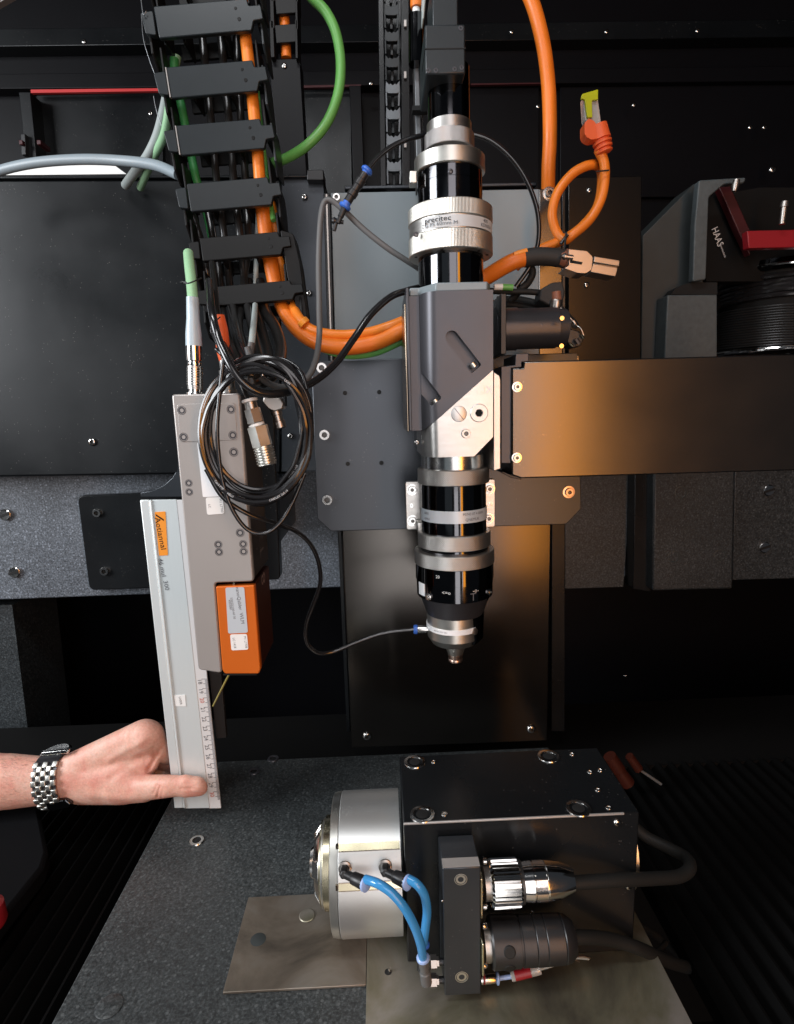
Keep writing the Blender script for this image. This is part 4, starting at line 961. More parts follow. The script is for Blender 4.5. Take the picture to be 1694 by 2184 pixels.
# last links hang below the lowest crossbar
mk('end_link', [prism([(428, 622), (442, 622), (447, 640), (450, 662), (441, 668), (432, 655)], 0.598, 0.03)], 'chain_dark', ec, bevel=0.001)
mk('end_link', [prism(rounded([(598, 490), (626, 498), (640, 560), (650, 636), (655, 674), (650, 684), (636, 668), (628, 640), (613, 590), (606, 540)], 5), 0.60, 0.03)], 'chain_dark', ec, bevel=0.001)
mk('loose_wire', [tube([(300, -10, .612), (306, 30, .612), (312, 24, .612)], 0.8, n=6), tube([(302, 30, .612), (306, 80, .612), (316, 118, .612), (331, 160, .612)], 0.7, n=6), tube([(328, 205, .612), (334, 235, .612), (345, 268, .612)], 0.7, n=6)], 'rail_grey', ec)

e2_ = thing('energy_chain', 'small black energy chain with an orange cable behind the wide chain', 'energy chain', W(603, 60, 0.80))
for i, v in enumerate((-48, 10, 72)):
    mk('crossbar', [prism(rounded([(586, v - 19), (631, v - 22), (632, v + 17), (590, v + 20)], 2), 0.80, 0.005)], 'chain_dark', e2_, bevel=0.0008)
    mk('side_link', [prism([(629, v - 30), (634, v - 30), (636, v + 52), (631, v + 52)], 0.80, 0.03)], 'chain_dark', e2_, bevel=0.0005)
    mk('side_link', [prism([(575, v - 28), (583, v - 28), (586, v + 50), (578, v + 50)], 0.80, 0.03)], 'chain_dark', e2_, bevel=0.0005)
mk('anchor_plate', [prism([(572, 126), (640, 124), (655, 375), (600, 380), (580, 200)], 0.81, 0.03)], 'back_paint', e2_, bevel=0.001)
mk('cable', [tube([(604, -60, .813), (605, 0, .813), (608, 60, .813), (611, 124, .813)], 11)], 'orange_cable', e2_)
screw(e2_, 607, 141, 0.81, 6, 'button')

e3_ = thing('energy_chain', 'narrow grey black energy chain hanging behind the laser head', 'energy chain', W(836, 200, 0.70))
mk('guide_channel', [prism([(806, -60), (817, -60), (824, 408), (812, 408)], 0.70, 0.04), prism([(855, -60), (872, -60), (876, 408), (858, 408)], 0.70, 0.04), prism([(806, -60), (872, -60), (876, 408), (812, 408)], 0.742, 0.004)], 'black_paint', e3_, bevel=0.0006)
lk = None
for i in range(9):
    v = -36 + i * 55.5; u = 834 + i * 0.95
    g = [prism(rounded([(u - 15, v - 15), (u - 8, v - 6), (u - 4, v - 9), (u, v - 4), (u + 4, v - 9), (u + 8, v - 6), (u + 15, v - 15), (u + 16, v + 10), (u + 9, v + 13), (u - 9, v + 13), (u - 16, v + 10)], 2, 2), 0.705, 0.006),
         prism([(u - 16, v + 10), (u - 12, v + 10), (u - 11, v + 40), (u - 15, v + 40)], 0.705, 0.012), prism([(u + 12, v + 10), (u + 16, v + 10), (u + 15, v + 40), (u + 11, v + 40)], 0.705, 0.012)]
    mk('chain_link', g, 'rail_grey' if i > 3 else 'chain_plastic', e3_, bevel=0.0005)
    mk('link_core', [prism([(u - 3, v + 12), (u + 3, v + 12), (u + 3, v + 42), (u - 3, v + 42)], 0.712, 0.006)], 'chain_plastic', e3_, bevel=0.0004)
for v in (42, 152, 300): mk('clip', [prism([(862, v), (867, v), (867, v + 14), (862, v + 14)], 0.697, 0.002)], 'sensor_grey', e3_)

lr = thing('linear_guide', 'slim grey guide rail with a black actuator left of the head camera', 'linear guide', W(890, 200, 0.62))
mk('rail', [prism([(883, 134), (898, 133), (905, 400), (889, 402)], 0.63, 0.02)], 'sensor_side', lr, bevel=0.0006)
mk('rail_face', [prism([(884, 134), (893, 134), (901, 400), (890, 402)], 0.626, 0.003)], 'rail_grey', lr, bevel=0.0005)
mk('edge', [prism([(897, 134), (899, 134), (907, 400), (904, 400)], 0.624, 0.004)], 'polished_steel', lr)
mk('actuator', [along((888, 30), (888, 138), 0.62, [(0, 12), (0.04, 17), (1, 17)], 32)], 'gloss_black', lr)
mk('plug', [along((888, 18), (888, 36), 0.62, [(0, 8), (1, 8)], 20)], 'white_plastic', lr)
mk('plug_boot', [along((889, -50), (889, 17), 0.62, [(0, 12), (0.9, 14), (1, 13)], 20)], 'orange_cable', lr)
mk('camera_arm', [prism([(902, -60), (910, -60), (908, 4), (905, 40), (901, 40)], 0.60, 0.02)], 'cable_pale', lr, bevel=0.001)
mk('right_rod', [prism([(992, 226), (1000, 226), (1001, 330), (993, 330)], 0.60, 0.02)], 'rail_grey', lr, bevel=0.0008)
mk('cross_tie', [prism([(880, 225), (1000, 222), (1000, 232), (880, 235)], 0.615, 0.01)], 'hole_black', lr)
# ================================================================ cables
def cable(name, label, pts, r, m, k=8, n=14, cat='cable', group=None):
    o = mk(name, [tube(pts, r, k, n)], m, org=W(*pts[len(pts) // 2])); tag(o, label, cat, group); return o
cable('green_cable', 'thick bright green cable looping right of the energy chain',
      [(640, -30, .66), (668, -2, .66), (697, 28, .66), (718, 75, .66), (727, 140, .66), (720, 205, .66), (695, 265, .66), (655, 310, .66), (612, 337, .67), (575, 350, .69)], 10.5, 'green_cable')
cable('orange_cable', 'thick orange cable dropping down behind the grey backplate on the right',
      [(1108, -50, .66), (1133, 0, .66), (1150, 55, .66), (1163, 120, .66), (1171, 200, .66), (1173, 290, .66), (1170, 360, .665), (1169, 440, .68)], 15, 'orange_cable')
cable('orange_cable', 'thick orange cable emerging from the wide energy chain and curving under to the head',
      [(553, 400, .625), (562, 450, .625), (568, 500, .625), (578, 560, .622), (592, 622, .618), (610, 668, .606), (640, 706, .592), (682, 732, .580), (740, 740, .57), (800, 730, .57), (850, 708, .565), (895, 690, .57)], 16.5, 'orange_cable')
oc = thing('orange_cable', 'slimmer orange cable running just above the thick one to the head', 'cable', W(700, 705, .58))
mk('sheath', [tube([(576, 420, .63), (588, 490, .63), (602, 580, .628), (622, 645, .61), (640, 680, .592), (668, 704, .583), (720, 714, .575), (780, 710, .57), (830, 696, .565), (890, 672, .57)], 10.5)], 'orange_thin', oc)
mk('crimp_ring', [along((644, 683), (652, 692), 0.583, [(0, 11.5), (0.1, 12.4), (0.9, 12.4), (1, 11.5)], 24)], 'orange_label', oc)
cable('orange_cable', 'single orange cable seen between the upper crossbars of the wide chain',
      [(513, -40, .628), (519, 40, .628), (528, 110, .628), (538, 200, .626), (545, 270, .624), (551, 340, .622), (556, 400, .622), (560, 440, .625)], 12.5, 'orange_thin')
cable('green_cable', 'green cable hugging the underside of the orange cables',
      [(598, 620, .64), (624, 684, .625), (655, 724, .605), (695, 745, .59), (745, 757, .585), (800, 751, .58), (850, 730, .575), (890, 715, .575)], 8.5, 'green_cable')
cable('green_cable', 'thin green cable behind the orange one at the right side of the wide chain',
      [(548, 195, .636), (556, 270, .636), (564, 340, .632), (572, 410, .63), (584, 470, .62)], 6, 'green_cable')
cable('green_cable', 'deep green cable inside the left side of the wide chain',
      [(372, 125, .64), (374, 160, .64), (388, 230, .64), (398, 280, .64), (410, 340, .64), (420, 385, .64), (440, 450, .645), (455, 520, .645)], 9, 'green_deep')
cable('pale_cable', 'pale green cable behind the upper left of the wide chain',
      [(378, 120, .66), (370, 165, .66), (362, 225, .67), (350, 290, .69), (328, 335, .72), (312, 372, .75), (300, 400, .79)], 8.5, 'green_pale')
cable('pale_cable', 'pale grey cable leaving the wide chain towards the lower left',
      [(362, 180, .66), (352, 230, .68), (336, 290, .70), (314, 335, .72), (290, 365, .75), (268, 395, .79)], 10, 'cable_pale')
cable('pale_hose', 'thick pale blue grey hose arching from the left edge to the wide chain',
      [(-60, 400, .74), (-10, 368, .74), (70, 348, .73), (170, 340, .72), (260, 343, .71), (330, 352, .69), (380, 372, .67)], 10.5, 'hose_pale')
cable('grey_cable', 'dark grey cable from behind the head bent over the backplate and down to the connectors',
      [(905, 580, .575), (868, 556, .565), (825, 528, .56), (775, 488, .56), (735, 450, .56), (708, 428, .56), (692, 432, .56), (684, 470, .555), (680, 560, .55), (681, 650, .54), (681, 720, .53), (670, 780, .50), (645, 815, .485), (600, 826, .475), (562, 810, .465), (540, 780, .46), (528, 740, .46)], 6.5, 'cable_grey')
cable('black_hose', 'glossy black hose sweeping from the head housing down around the connectors',
      [(900, 612, .545), (868, 620, .53), (832, 634, .52), (790, 672, .51), (755, 722, .50), (715, 776, .485), (668, 815, .465), (615, 836, .445), (560, 838, .435), (515, 812, .43), (485, 765, .432), (464, 715, .44), (452, 660, .45), (446, 600, .49)], 8.0, 'hose_black')
al = thing('air_line', 'thin black air line arching behind the head with an inline valve and blue collets', 'air line', W(770, 380, .56))
mk('tube', [tube([(783, 363, .555), (810, 332, .56), (850, 305, .565), (905, 288, .57), (960, 280, .575), (1005, 285, .575), (1050, 302, .575), (1095, 342, .575), (1128, 395, .575), (1147, 455, .575), (1148, 515, .575), (1132, 565, .575), (1100, 612, .58)], 5.2)], 'hose_black', al)
mk('collet', [along((786, 359), (777, 372), 0.554, [(0, 10), (0.25, 13), (0.5, 13), (0.6, 8.5), (1, 8)], 24)], 'blue_plastic', al)
mk('valve_body', [along((779, 370), (741, 431), 0.554, [(0, 9), (0.2, 9), (0.22, 11), (0.4, 11), (0.42, 9.5), (0.6, 9.5), (0.62, 11), (0.78, 11), (0.8, 9), (1, 9)], 24)], 'black_plastic', al)
mk('collet', [along((742, 430), (734, 444), 0.554, [(0, 8.5), (0.5, 9), (0.55, 13), (0.85, 13), (1, 10)], 24)], 'blue_plastic', al)
mk('valve_stem', [along((735, 443), (721, 476), 0.554, [(0, 6.5), (0.6, 6.5), (0.62, 5), (1, 5)], 16)], 'black_plastic', al)
mk('tee_end', [along((709, 470), (733, 474), 0.556, [(0, 5.5), (0.15, 7), (0.5, 4.5), (1, 4)], 14), along((718, 472), (713, 492), 0.556, [(0, 4.5), (1, 4)], 12)], 'black_plastic', al)
# orange patch cable
pcb = thing('patch_cable', 'orange patch cable tied in a loop with a yellow tipped plug pointing up', 'patch cable', W(1250, 420, .60))
mk('cord', [tube([(1276, 318, .60), (1288, 345, .60), (1290, 380, .60), (1282, 425, .60), (1258, 468, .60), (1222, 500, .60), (1203, 512, .605), (1186, 492, .61), (1178, 455, .61), (1190, 410, .61), (1222, 370, .61), (1258, 352, .61), (1280, 358, .615), (1283, 400, .615), (1272, 445, .615), (1240, 484, .612), (1200, 512, .61), (1160, 528, .61), (1128, 545, .612), (1100, 570, .62)], 10)], 'orange_thin', pcb)
mk('boot', [along((1290, 328), (1276, 268), 0.598, [(0, 12), (0.05, 17), (0.10, 17.5), (0.12, 13.5), (0.17, 13.5), (0.19, 18.5), (0.26, 19), (0.28, 14.5), (0.33, 14.5), (0.35, 19.5), (0.42, 20), (0.44, 15.5), (0.49, 15.5), (0.51, 20), (0.60, 19), (1, 18)], 20)], 'orange_red', pcb)
mk('boot_hood', [prism(rounded([(1247, 284), (1247, 262), (1256, 252), (1266, 256), (1283, 277), (1286, 266), (1296, 262), (1300, 290), (1262, 298), (1251, 292)], 4), 0.592, 0.013)], 'orange_red', pcb, bevel=0.0025)
mk('plug_housing', [prism(rounded([(1248, 256), (1245, 205), (1274, 198), (1283, 266), (1262, 268)], 3), 0.597, 0.010)], 'clear_plastic', pcb, bevel=0.0006)
mk('latch', [prism(rounded([(1253, 250), (1248, 212), (1240, 210), (1242, 200), (1276, 190), (1276, 212), (1263, 214), (1264, 250)], 2), 0.594, 0.003)], 'yellow_clear', pcb, bevel=0.0006)
mk('cable_tie', [along((1281, 364), (1297, 360), 0.60, [(0, 3.6), (1, 3.6)], 8), along((1271, 366), (1299, 363), 0.592, [(0, 1.8), (1, 1.8)], 8)], 'black_plastic', pcb)
mk('cable_tie', [along((1196, 520), (1211, 500), 0.597, [(0, 3.6), (1, 3.6)], 8), along((1204, 532), (1208, 495), 0.592, [(0, 2.4), (1, 2.4)], 8)], 'black_plastic', pcb)
# power cable with heat shrink and metal plug
pw = thing('power_cable', 'thick orange cable with black heat shrink ending in a square metal plug', 'cable', W(1180, 560, .575))
mk('sheath', [tube([(1008, 612, .60), (1030, 596, .585), (1065, 574, .575), (1095, 558, .57), (1125, 549, .57)], 17)], 'orange_cable', pw)
mk('clear_sleeve', [along((1096, 543), (1124, 535), 0.565, [(0, 5), (0.3, 6), (1, 6)], 12)], 'orange_label', pw)
mk('heat_shrink', [tube([(1118, 551, .57), (1145, 547, .57), (1175, 548, .57), (1204, 552, .57)], 19)], 'heat_shrink', pw)
mk('collar', [along((1193, 551), (1216, 553), 0.568, [(0, 15), (0.5, 17), (0.55, 20), (1, 20)], 28)], 'brown_boot', pw)
mk('plug_body', [prism(rounded([(1213, 531), (1252, 535), (1265, 548), (1262, 575), (1250, 583), (1232, 582), (1204, 572), (1214, 566)], 3), 0.558, 0.022)], 'nickel', pw, bevel=0.001)
mk('plug_slot', [prism(rounded([(1217, 554), (1243, 559), (1241, 564), (1216, 560)], 1), 0.5575, 0.003)], 'hole_black', pw)
mk('plug_ring', [along((1198, 546), (1222, 549), 0.556, [(0, 2.5), (0.2, 7), (0.35, 7), (0.4, 5), (1, 5)], 16)], 'nickel', pw)
mk('plug_nose', [prism(rounded([(1268, 546), (1322, 555), (1321, 568), (1266, 559)], 2), 0.559, 0.018), prism(rounded([(1265, 562), (1318, 571), (1313, 590), (1259, 580)], 2), 0.559, 0.018), prism([(1266, 558), (1318, 567), (1316, 573), (1264, 563)], 0.563, 0.012)], 'nickel', pw, bevel=0.0008)
mk('gap_ring', [prism([(1263, 548), (1268, 549), (1261, 580), (1256, 579)], 0.562, 0.014)], 'hole_black', pw)
# small sensor plugs behind the motor
bcz = thing('sensor_lead', 'black lead with white green tag running right from the housing top', 'cable', W(1120, 625, .59))
mk('sheath', [tube([(1040, 620, .575), (1080, 622, .575), (1120, 622, .575), (1150, 624, .575), (1185, 628, .575)], 6.5)], 'rubber_matt', bcz)
mk('tag', [along((1054, 612), (1072, 612), 0.568, [(0, 6.5), (1, 6.5)], 16)], 'white_plastic', bcz)
mk('tag', [along((1072, 612), (1094, 613), 0.568, [(0, 6.5), (1, 6.5)], 16)], 'green_cable', bcz)
mk('sheath', [tube([(1108, 545, .58), (1135, 575, .58), (1128, 600, .58), (1110, 618, .58), (1090, 640, .585)], 8)], 'rubber_matt', bcz)
mk('connector_body', [prism(rounded([(1154, 616), (1178, 602), (1200, 600), (1206, 622), (1200, 650), (1172, 652), (1150, 640)], 4), 0.565, 0.02)], 'heat_shrink', bcz, bevel=0.0015)
mk('boot', [along((1186, 622), (1187, 645), 0.566, [(0, 10), (1, 11)], 20)], 'brown_boot', bcz)
mk('connector_ring', [along((1187, 640), (1184, 666), 0.564, [(0, 12), (0.15, 13), (0.8, 12), (1, 10)], 24)], 'nickel', bcz)
mk('pin', [along((1184, 664), (1183, 674), 0.562, [(0, 5), (1, 4)], 12)], 'white_plastic', bcz)
pl = thing('angled_plug', 'small angled metal plug with gold contacts at the end of the motor', 'plug', W(1225, 700, .53))
mk('bar', [along((1194, 658), (1232, 698), 0.55, [(0, 9), (0.8, 9), (1, 7)], 4)], 'nickel', pl, bevel=0.0006)
mk('fitting', [along((1226, 690), (1222, 684), 0.54, [(0, 5), (1, 5)], 12), along((1216, 688), (1206, 712), 0.545, [(0, 6), (0.5, 7), (1, 6)], 8), along((1205, 712), (1216, 722), 0.548, [(0, 4), (1, 4)], 8)], 'nickel', pl)
mk('body', [prism(rounded([(1216, 700), (1236, 706), (1246, 722), (1238, 738), (1222, 742), (1208, 728)], 3), 0.545, 0.02)], 'black_plastic', pl, bevel=0.001)
mk('contact', [along((1229, 722), (1236, 732), 0.54, [(0, 4.5), (1, 4.5)], 6)], 'copper', pl)
mk('contact', [along((1240, 714), (1246, 722), 0.542, [(0, 2.5), (1, 2)], 6), along((1216, 732), (1222, 738), 0.542, [(0, 3), (1, 3)], 6)], 'brass_silver', pl)
mk('strand', [tube([(1222, 690, .545), (1238, 700, .54), (1245, 715, .54)], 1.2, n=6), tube([(1190, 668, .55), (1178, 676, .55), (1168, 680, .555)], 2.5, n=8)], 'nickel', pl)
for i, (pts) in enumerate([[(1052, 648, .60), (1090, 650, .60), (1130, 656, .60), (1165, 668, .59)], [(1052, 662, .61), (1100, 655, .61), (1150, 672, .60), (1185, 700, .585), (1215, 735, .57)], [(1060, 640, .62), (1110, 640, .62), (1160, 655, .61), (1200, 690, .60)]]):
    cable('black_lead', ['black lead just above the motor barrel', 'black lead dipping behind the motor to its plug end', 'rearmost black lead above the motor'][i], pts, 8, 'rubber_matt')

# black cables hanging in the wide chain; two thick ones added as shade below it
bl = [[(555, 600, .63), (566, 660, .605), (588, 700, .57), (600, 745, .54), (590, 790, .50), (560, 815, .48)],
      [(530, 600, .635), (545, 660, .61), (560, 710, .57), (572, 760, .53), (560, 800, .49), (530, 820, .46)],
      [(430, 60, .65), (440, 160, .645), (452, 270, .64), (462, 380, .635), (478, 500, .625), (490, 600, .625), (498, 660, .59), (502, 700, .52), (520, 760, .47), (548, 800, .455)],
      [(470, 60, .65), (480, 170, .645), (492, 290, .64), (500, 400, .635), (512, 500, .625), (522, 600, .625), (530, 660, .59), (538, 700, .54), (552, 760, .50), (570, 800, .48)],
      [(505, 80, .655), (510, 200, .65), (520, 320, .645), (526, 430, .64), (530, 520, .63), (520, 600, .625), (514, 660, .60), (510, 700, .55), (524, 750, .50), (540, 790, .48)],
      [(400, 430, .64), (425, 500, .63), (440, 570, .625), (450, 630, .62), (460, 690, .52), (480, 750, .46), (500, 790, .445)],
      [(440, 430, .645), (455, 510, .635), (470, 600, .625), (476, 660, .60), (480, 700, .54), (492, 740, .48), (515, 790, .455)]]
nm = ['thick black cable bulging right below the lowest crossbar of the wide chain', 'thick black cable just left of the bulging one below the chain', 'leftmost black cable running the length of the wide chain', 'second black cable inside the wide chain', 'black cable next to the orange one inside the wide chain', 'black cable leaving the lower left of the wide chain', 'black cable between its neighbours below the lowest crossbar']
for p_, n_ in zip(bl, nm): cable('black_cable', n_, p_, 12 if n_.startswith('thick') else 8.5, 'rubber_black')
for i, (p_, rr) in enumerate([([(455, 470, .63), (470, 560, .63), (482, 630, .62), (490, 665, .57), (505, 710, .49), (522, 750, .465), (535, 778, .455)], 2.4), ([(440, 640, .52), (452, 690, .47), (462, 730, .45), (480, 775, .44), (505, 810, .435)], 2.2), ([(462, 735, .45), (450, 705, .45), (455, 690, .45), (470, 676, .46)], 1.3)]):
    cable('thin_wire', ['thin black wire down the middle of the chain cables', 'thin black wire left of the hanging bundle', 'tiny black wire looped at the orange red boot'][i], p_, rr, 'hose_black')
gs = thing('grey_lead', 'pale grey round lead with grey boot and cable clip below the chain', 'cable', W(535, 720, .47))
mk('sheath', [tube([(552, 440, .635), (548, 520, .635), (546, 590, .63), (545, 640, .61), (543, 675, .54), (540, 705, .48), (537, 735, .465)], 6)], 'cable_pale', gs)
mk('boot', [along((537, 730), (530, 784), 0.462, [(0, 7), (0.3, 8), (1, 6.5)], 20)], 'cable_grey', gs)
mk('clip', [prism([(517, 783), (542, 783), (541, 799), (519, 799)], 0.455, 0.008), prism([(521, 806), (541, 806), (542, 819), (522, 819)], 0.455, 0.008), prism([(528, 785), (530, 785), (530, 816), (528, 816)], 0.453, 0.002)], 'cable_grey', gs, bevel=0.0006)
ss = mk('wire_clip', [prism(rounded([(546, 676), (556, 677), (560, 700), (566, 716), (572, 744), (560, 748), (550, 716), (556, 706), (550, 690)], 3), 0.60, 0.003)], 'cable_grey'); tag(ss, 'small grey strap clip behind the pale grey lead', 'clip')

# coil of black cable with white print
coil = thing('cable_coil', 'coil of thin black cable with white print looped over the sensor', 'cable coil', W(548, 930, .437))
random.seed(11)
def loop(cu, cv, ru, rv, Y, rot=0.0, n=26, jit=3.0):
    out = []
    for i in range(n):
        t = 2 * PI * i / n; x = ru * math.cos(t); y = rv * math.sin(t)
        out.append((cu + x * math.cos(rot) - y * math.sin(rot) + random.uniform(-jit, jit) * .4, cv + x * math.sin(rot) + y * math.cos(rot) + random.uniform(-jit, jit) * .4, Y + 0.002 * math.sin(2 * t + cu)))
    return out
specs = [(545, 920, 117, 150, .436, .05), (549, 924, 110, 138, .434, -.03), (540, 912, 105, 152, .438, .10), (552, 915, 104, 128, .440, .0), (548, 932, 116, 140, .431, .06), (544, 906, 98, 145, .442, -.08), (553, 920, 112, 155, .439, .03), (540, 925, 113, 147, .433, -.1), (556, 912, 108, 150, .437, .12)]
for a in specs:
    P = [W(*q) for q in loop(*a)]; mk('loop', [sweep(catmull(P, 4, closed=True), 5.2 * S(545, 920, .436), 8, closed=True)], 'hose_black', coil)
mk('tail', [tube([(478, 760, .436), (470, 830, .432), (464, 900, .430), (466, 960, .430), (476, 1030, .430), (498, 1090, .430), (530, 1130, .432), (568, 1136, .435), (600, 1112, .438), (625, 1070, .44), (650, 1010, .44)], 4.6)], 'hose_black', coil)
mk('tail', [tube([(440, 1000, .436), (476, 1060, .436), (530, 1096, .44), (585, 1115, .45), (630, 1132, .47), (662, 1160, .48), (680, 1200, .49), (683, 1245, .495), (668, 1290, .50), (654, 1330, .505), (655, 1370, .51), (678, 1392, .515), (710, 1390, .52), (760, 1370, .525), (820, 1350, .53), (884, 1342, .53)], 4.6)], 'hose_black', coil)
mk('tail', [tube([(462, 745, .44), (478, 760, .436), (500, 790, .44), (540, 800, .445)], 4.6), tube([(560, 770, .45), (600, 765, .445), (640, 790, .44), (655, 830, .437)], 4.6)], 'hose_black', coil)
for t, r_u, r_v, s in ((62, 112, 141, 'CARFLEX 2x0.14'), (80, 112, 141, 'TEFLON 1.5MM'), (100, 116, 148, 'PUR 5x1.0 MM'), (115, 108, 138, 'HELU'), (45, 114, 146, 'OYUX USB'), (195, 112, 141, 'CP HELUTHERM'), (172, 114, 146, 'SKINTOP'), (320, 108, 142, 'PATCH 6A'), (300, 102, 134, 'LION'), (337, 112, 150, 'SOFT 1x'), (130, 114, 148, 'Cat.5 FTP')):
    a = math.radians(t); u, v = 547 + r_u * math.cos(a), 922 + r_v * math.sin(a); tang = math.degrees(math.atan2(-r_v * math.cos(a), -r_u * math.sin(a)))
    if tang > 90: tang -= 180
    if tang < -90: tang += 180
    A_ = specs[len(s) % 5]; Vt_, Ft_ = textgeo(s, 5.0 * S(547, 922, .436) * 1.35); s0 = S(547, 922, .436); sgn = -1 if math.sin(a) > 0 else 1; out = []
    for x, y, _ in Vt_:
        th = a + sgn * x / s0 / (0.5 * (A_[2] + A_[3])); rr = sgn * y / s0
        eu, ev = (A_[2] + rr) * math.cos(th), (A_[3] + rr) * math.sin(th); c5, s5 = math.cos(A_[5]), math.sin(A_[5])
        out.append(tuple(W(A_[0] + eu * c5 - ev * s5, A_[1] + eu * s5 + ev * c5, A_[4] + 0.002 * math.sin(2 * th + A_[0]) - 5.35 * s0)))
    mk('lettering', (out, Ft_), 'ink_white', coil, smooth=0)
ft = thing('air_fitting', 'short steel push-in fitting with blue collet on the nozzle', 'fitting', W(895, 1342, .53))
mk('collet', [along((882, 1342), (890, 1342), 0.53, [(0, 8.5), (0.3, 10), (1, 10)], 24)], 'blue_plastic', ft)
mk('barrel', [along((889, 1342), (917, 1341), 0.53, [(0, 7.5), (0.1, 8.5), (0.9, 8.5), (1, 6)], 24)], 'steel', ft)

# loose coax connectors hanging in the coil
cx = thing('coax_connector', 'bright knurled coax connector with hexagon nut hanging inside the cable coil', 'connector', W(565, 920, .445))
Yx = .445
mk('cable', [tube([(505, 790, .452), (515, 820, .45), (527, 845, .447), (533, 856, .446)], 5)], 'rubber_black', cx)
mk('snap_ring', [along((532, 850), (534, 857), Yx, [(0, 15.5), (0.2, 17), (0.8, 17), (1, 15)], 28)], 'white_plastic', cx)
mk('sleeve', [along((534, 857), (538, 873), Yx, [(0, 13), (1, 13.5)], 28)], 'nickel', cx)
mk('hex_nut', [along((538, 872), (547, 902), Yx, [(0, 18), (0.95, 18.5), (1, 16)], 6)], 'nickel', cx, smooth=20)
mk('collar', [along((546, 901), (549, 909), Yx, [(0, 12), (0.3, 12), (0.31, 17), (1, 17)], 28)], 'white_plastic', cx)
mk('hex_body', [along((549, 908), (561, 952), Yx, [(0, 20), (0.03, 22.5), (0.97, 22.5), (1, 20)], 6)], 'ring_aluminium', cx, smooth=20)
th = [(0, 19)]
for i in range(6): th += [(0.08 + i * .14, 19), (0.10 + i * .14, 21.5), (0.16 + i * .14, 21.5), (0.18 + i * .14, 18.5)]
mk('threaded_tip', [along((561, 951), (571, 992), Yx, th + [(0.95, 20), (1, 18)], 28)], 'ring_aluminium', cx)
c3_ = thing('coax_connector', 'smaller bright angled connector behind the knurled one', 'connector', W(590, 880, .465))
mk('angle_body', [prism(rounded([(562, 846), (598, 848), (606, 860), (603, 872), (585, 878), (572, 872), (560, 858)], 3), .462, .016)], 'nickel', c3_, bevel=0.001)
mk('barrel', [along((588, 872), (600, 914), .468, [(0, 12), (0.3, 12), (0.32, 10), (0.6, 10), (0.62, 12.5), (0.95, 12.5), (1, 9)], 28)], 'nickel', c3_)
mk('wing_ring', [along((606, 845), (607, 866), .470, [(0, 6), (1, 6)], 16)], 'black_plastic', c3_)
c4_ = thing('coax_connector', 'white collared connector at the top of the cable coil', 'connector', W(557, 785, .455))
mk('collar', [along((548, 792), (568, 783), .452, [(0, 6), (0.2, 7.5), (0.8, 7.5), (1, 6)], 20)], 'white_plastic', c4_)
mk('body', [along((552, 768), (557, 790), .458, [(0, 12), (1, 12)], 24)], 'rubber_matt', c4_)
mk('tip', [along((558, 791), (561, 803), .456, [(0, 6), (0.6, 6), (1, 4)], 18)], 'polished_steel', c4_)
# ================================================================ rotary axis on the table
zx = 0.128
Yb0, Yb1 = 0.397, 0.485
bx0, bx1 = W(862, 1800, Yb0)[0], W(1364, 1738, Yb0)[0]
ra = thing('rotary_axis', 'black rotary axis box with a silver chuck standing on steel sheets', 'rotary axis', ((bx0 + bx1) / 2, 0.44, 0.006))
mk('housing', [box(bx0, bx1, Yb0, Yb1, 0.003, zx)], 'black_paint', ra, bevel=0.0012, seg=2)
mk('worn_edge', [box(bx0 + 0.0002, bx1 - 0.012, Yb0 - 0.0004, Yb0 + 0.0012, zx - 0.0013, zx + 0.0003)], 'sensor_grey', ra, bevel=0.0004)  # pale bar paints the bevel highlight along the top front edge
def ztop_px(u, v, z=zx): return WZ(u, v, z)
for u, v, r in ((885, 1625, .0098), (901, 1737, .0098), (1170, 1613, .0098), (1234, 1724, .0098)):
    p = ztop_px(u, v); mk('bushing', [lathe([(0, r), (0.0008, r * .97), (0.001, r * .72), (-0.004, r * .62)], p, n=36, caps=False), lathe([(-0.002, r * .68), (-0.0021, 0)], p, n=24, caps=False)], 'steel', ra)
    mk('hole', [lathe([(0.0003, r * .5), (0.0005, r * .42)], p, n=24)], 'hole_black', ra)
for u, v in ((925, 1624), (948, 1736), (1220, 1608), (1258, 1646), (1280, 1642), (1275, 1684), (1298, 1722)):
    p = ztop_px(u, v); mk('small_screw', [lathe([(0, .0026), (0.0006, .0024), (0.0006, .0012), (0.0001, .001)], p, n=18)], 'steel', ra)
for u, v in ((1316, 1754), (1341, 1890), (1135, 1945)): screw(ra, u, v, Yb0, 8 if u > 1200 else 5, 'button')
# shaft disc on the far right side
mk('shaft_disc', [lathe([(0, .0405), (0.0035, .0405), (0.0045, .037)], (bx1, 0.44, 0.072), (1, 0, 0), 48)], 'ring_aluminium', ra)
# chuck
yc, zc_ = 0.441, 0.0605
cxr = W(857, 1830, 0.395)[0] - 0.0005
def X(u): return W(u, 1835, 0.40)[0]
Rc = 0.0545
ck = lambda u: cxr - X(u)
base = (cxr, yc, zc_); axn = (-1, 0, 0)
L = lambda u: cxr - X(u)
mk('chuck_body', [lathe([(0, Rc), (L(722), Rc), (L(720), Rc - .0006)], base, axn, 120)], 'chuck_silver', ra)
mk('chuck_seam', [lathe([(L(722.5), Rc - .0008), (L(720.5), Rc - .0008)], base, axn, 96)], 'hole_black', ra)
mk('chuck_front', [lathe([(L(719), Rc - .0003), (L(702.5), Rc - .0012), (L(700.5), Rc - .003)], base, axn, 120)], 'ring_aluminium', ra)
L2 = lambda u: cxr - W(u, 1835, 0.441)[0]
mk('chuck_step', [lathe([(L(701), Rc * .66), (L2(697), Rc * .655), (L2(695.5), Rc * .63)], base, axn, 96)], 'brass_silver', ra)
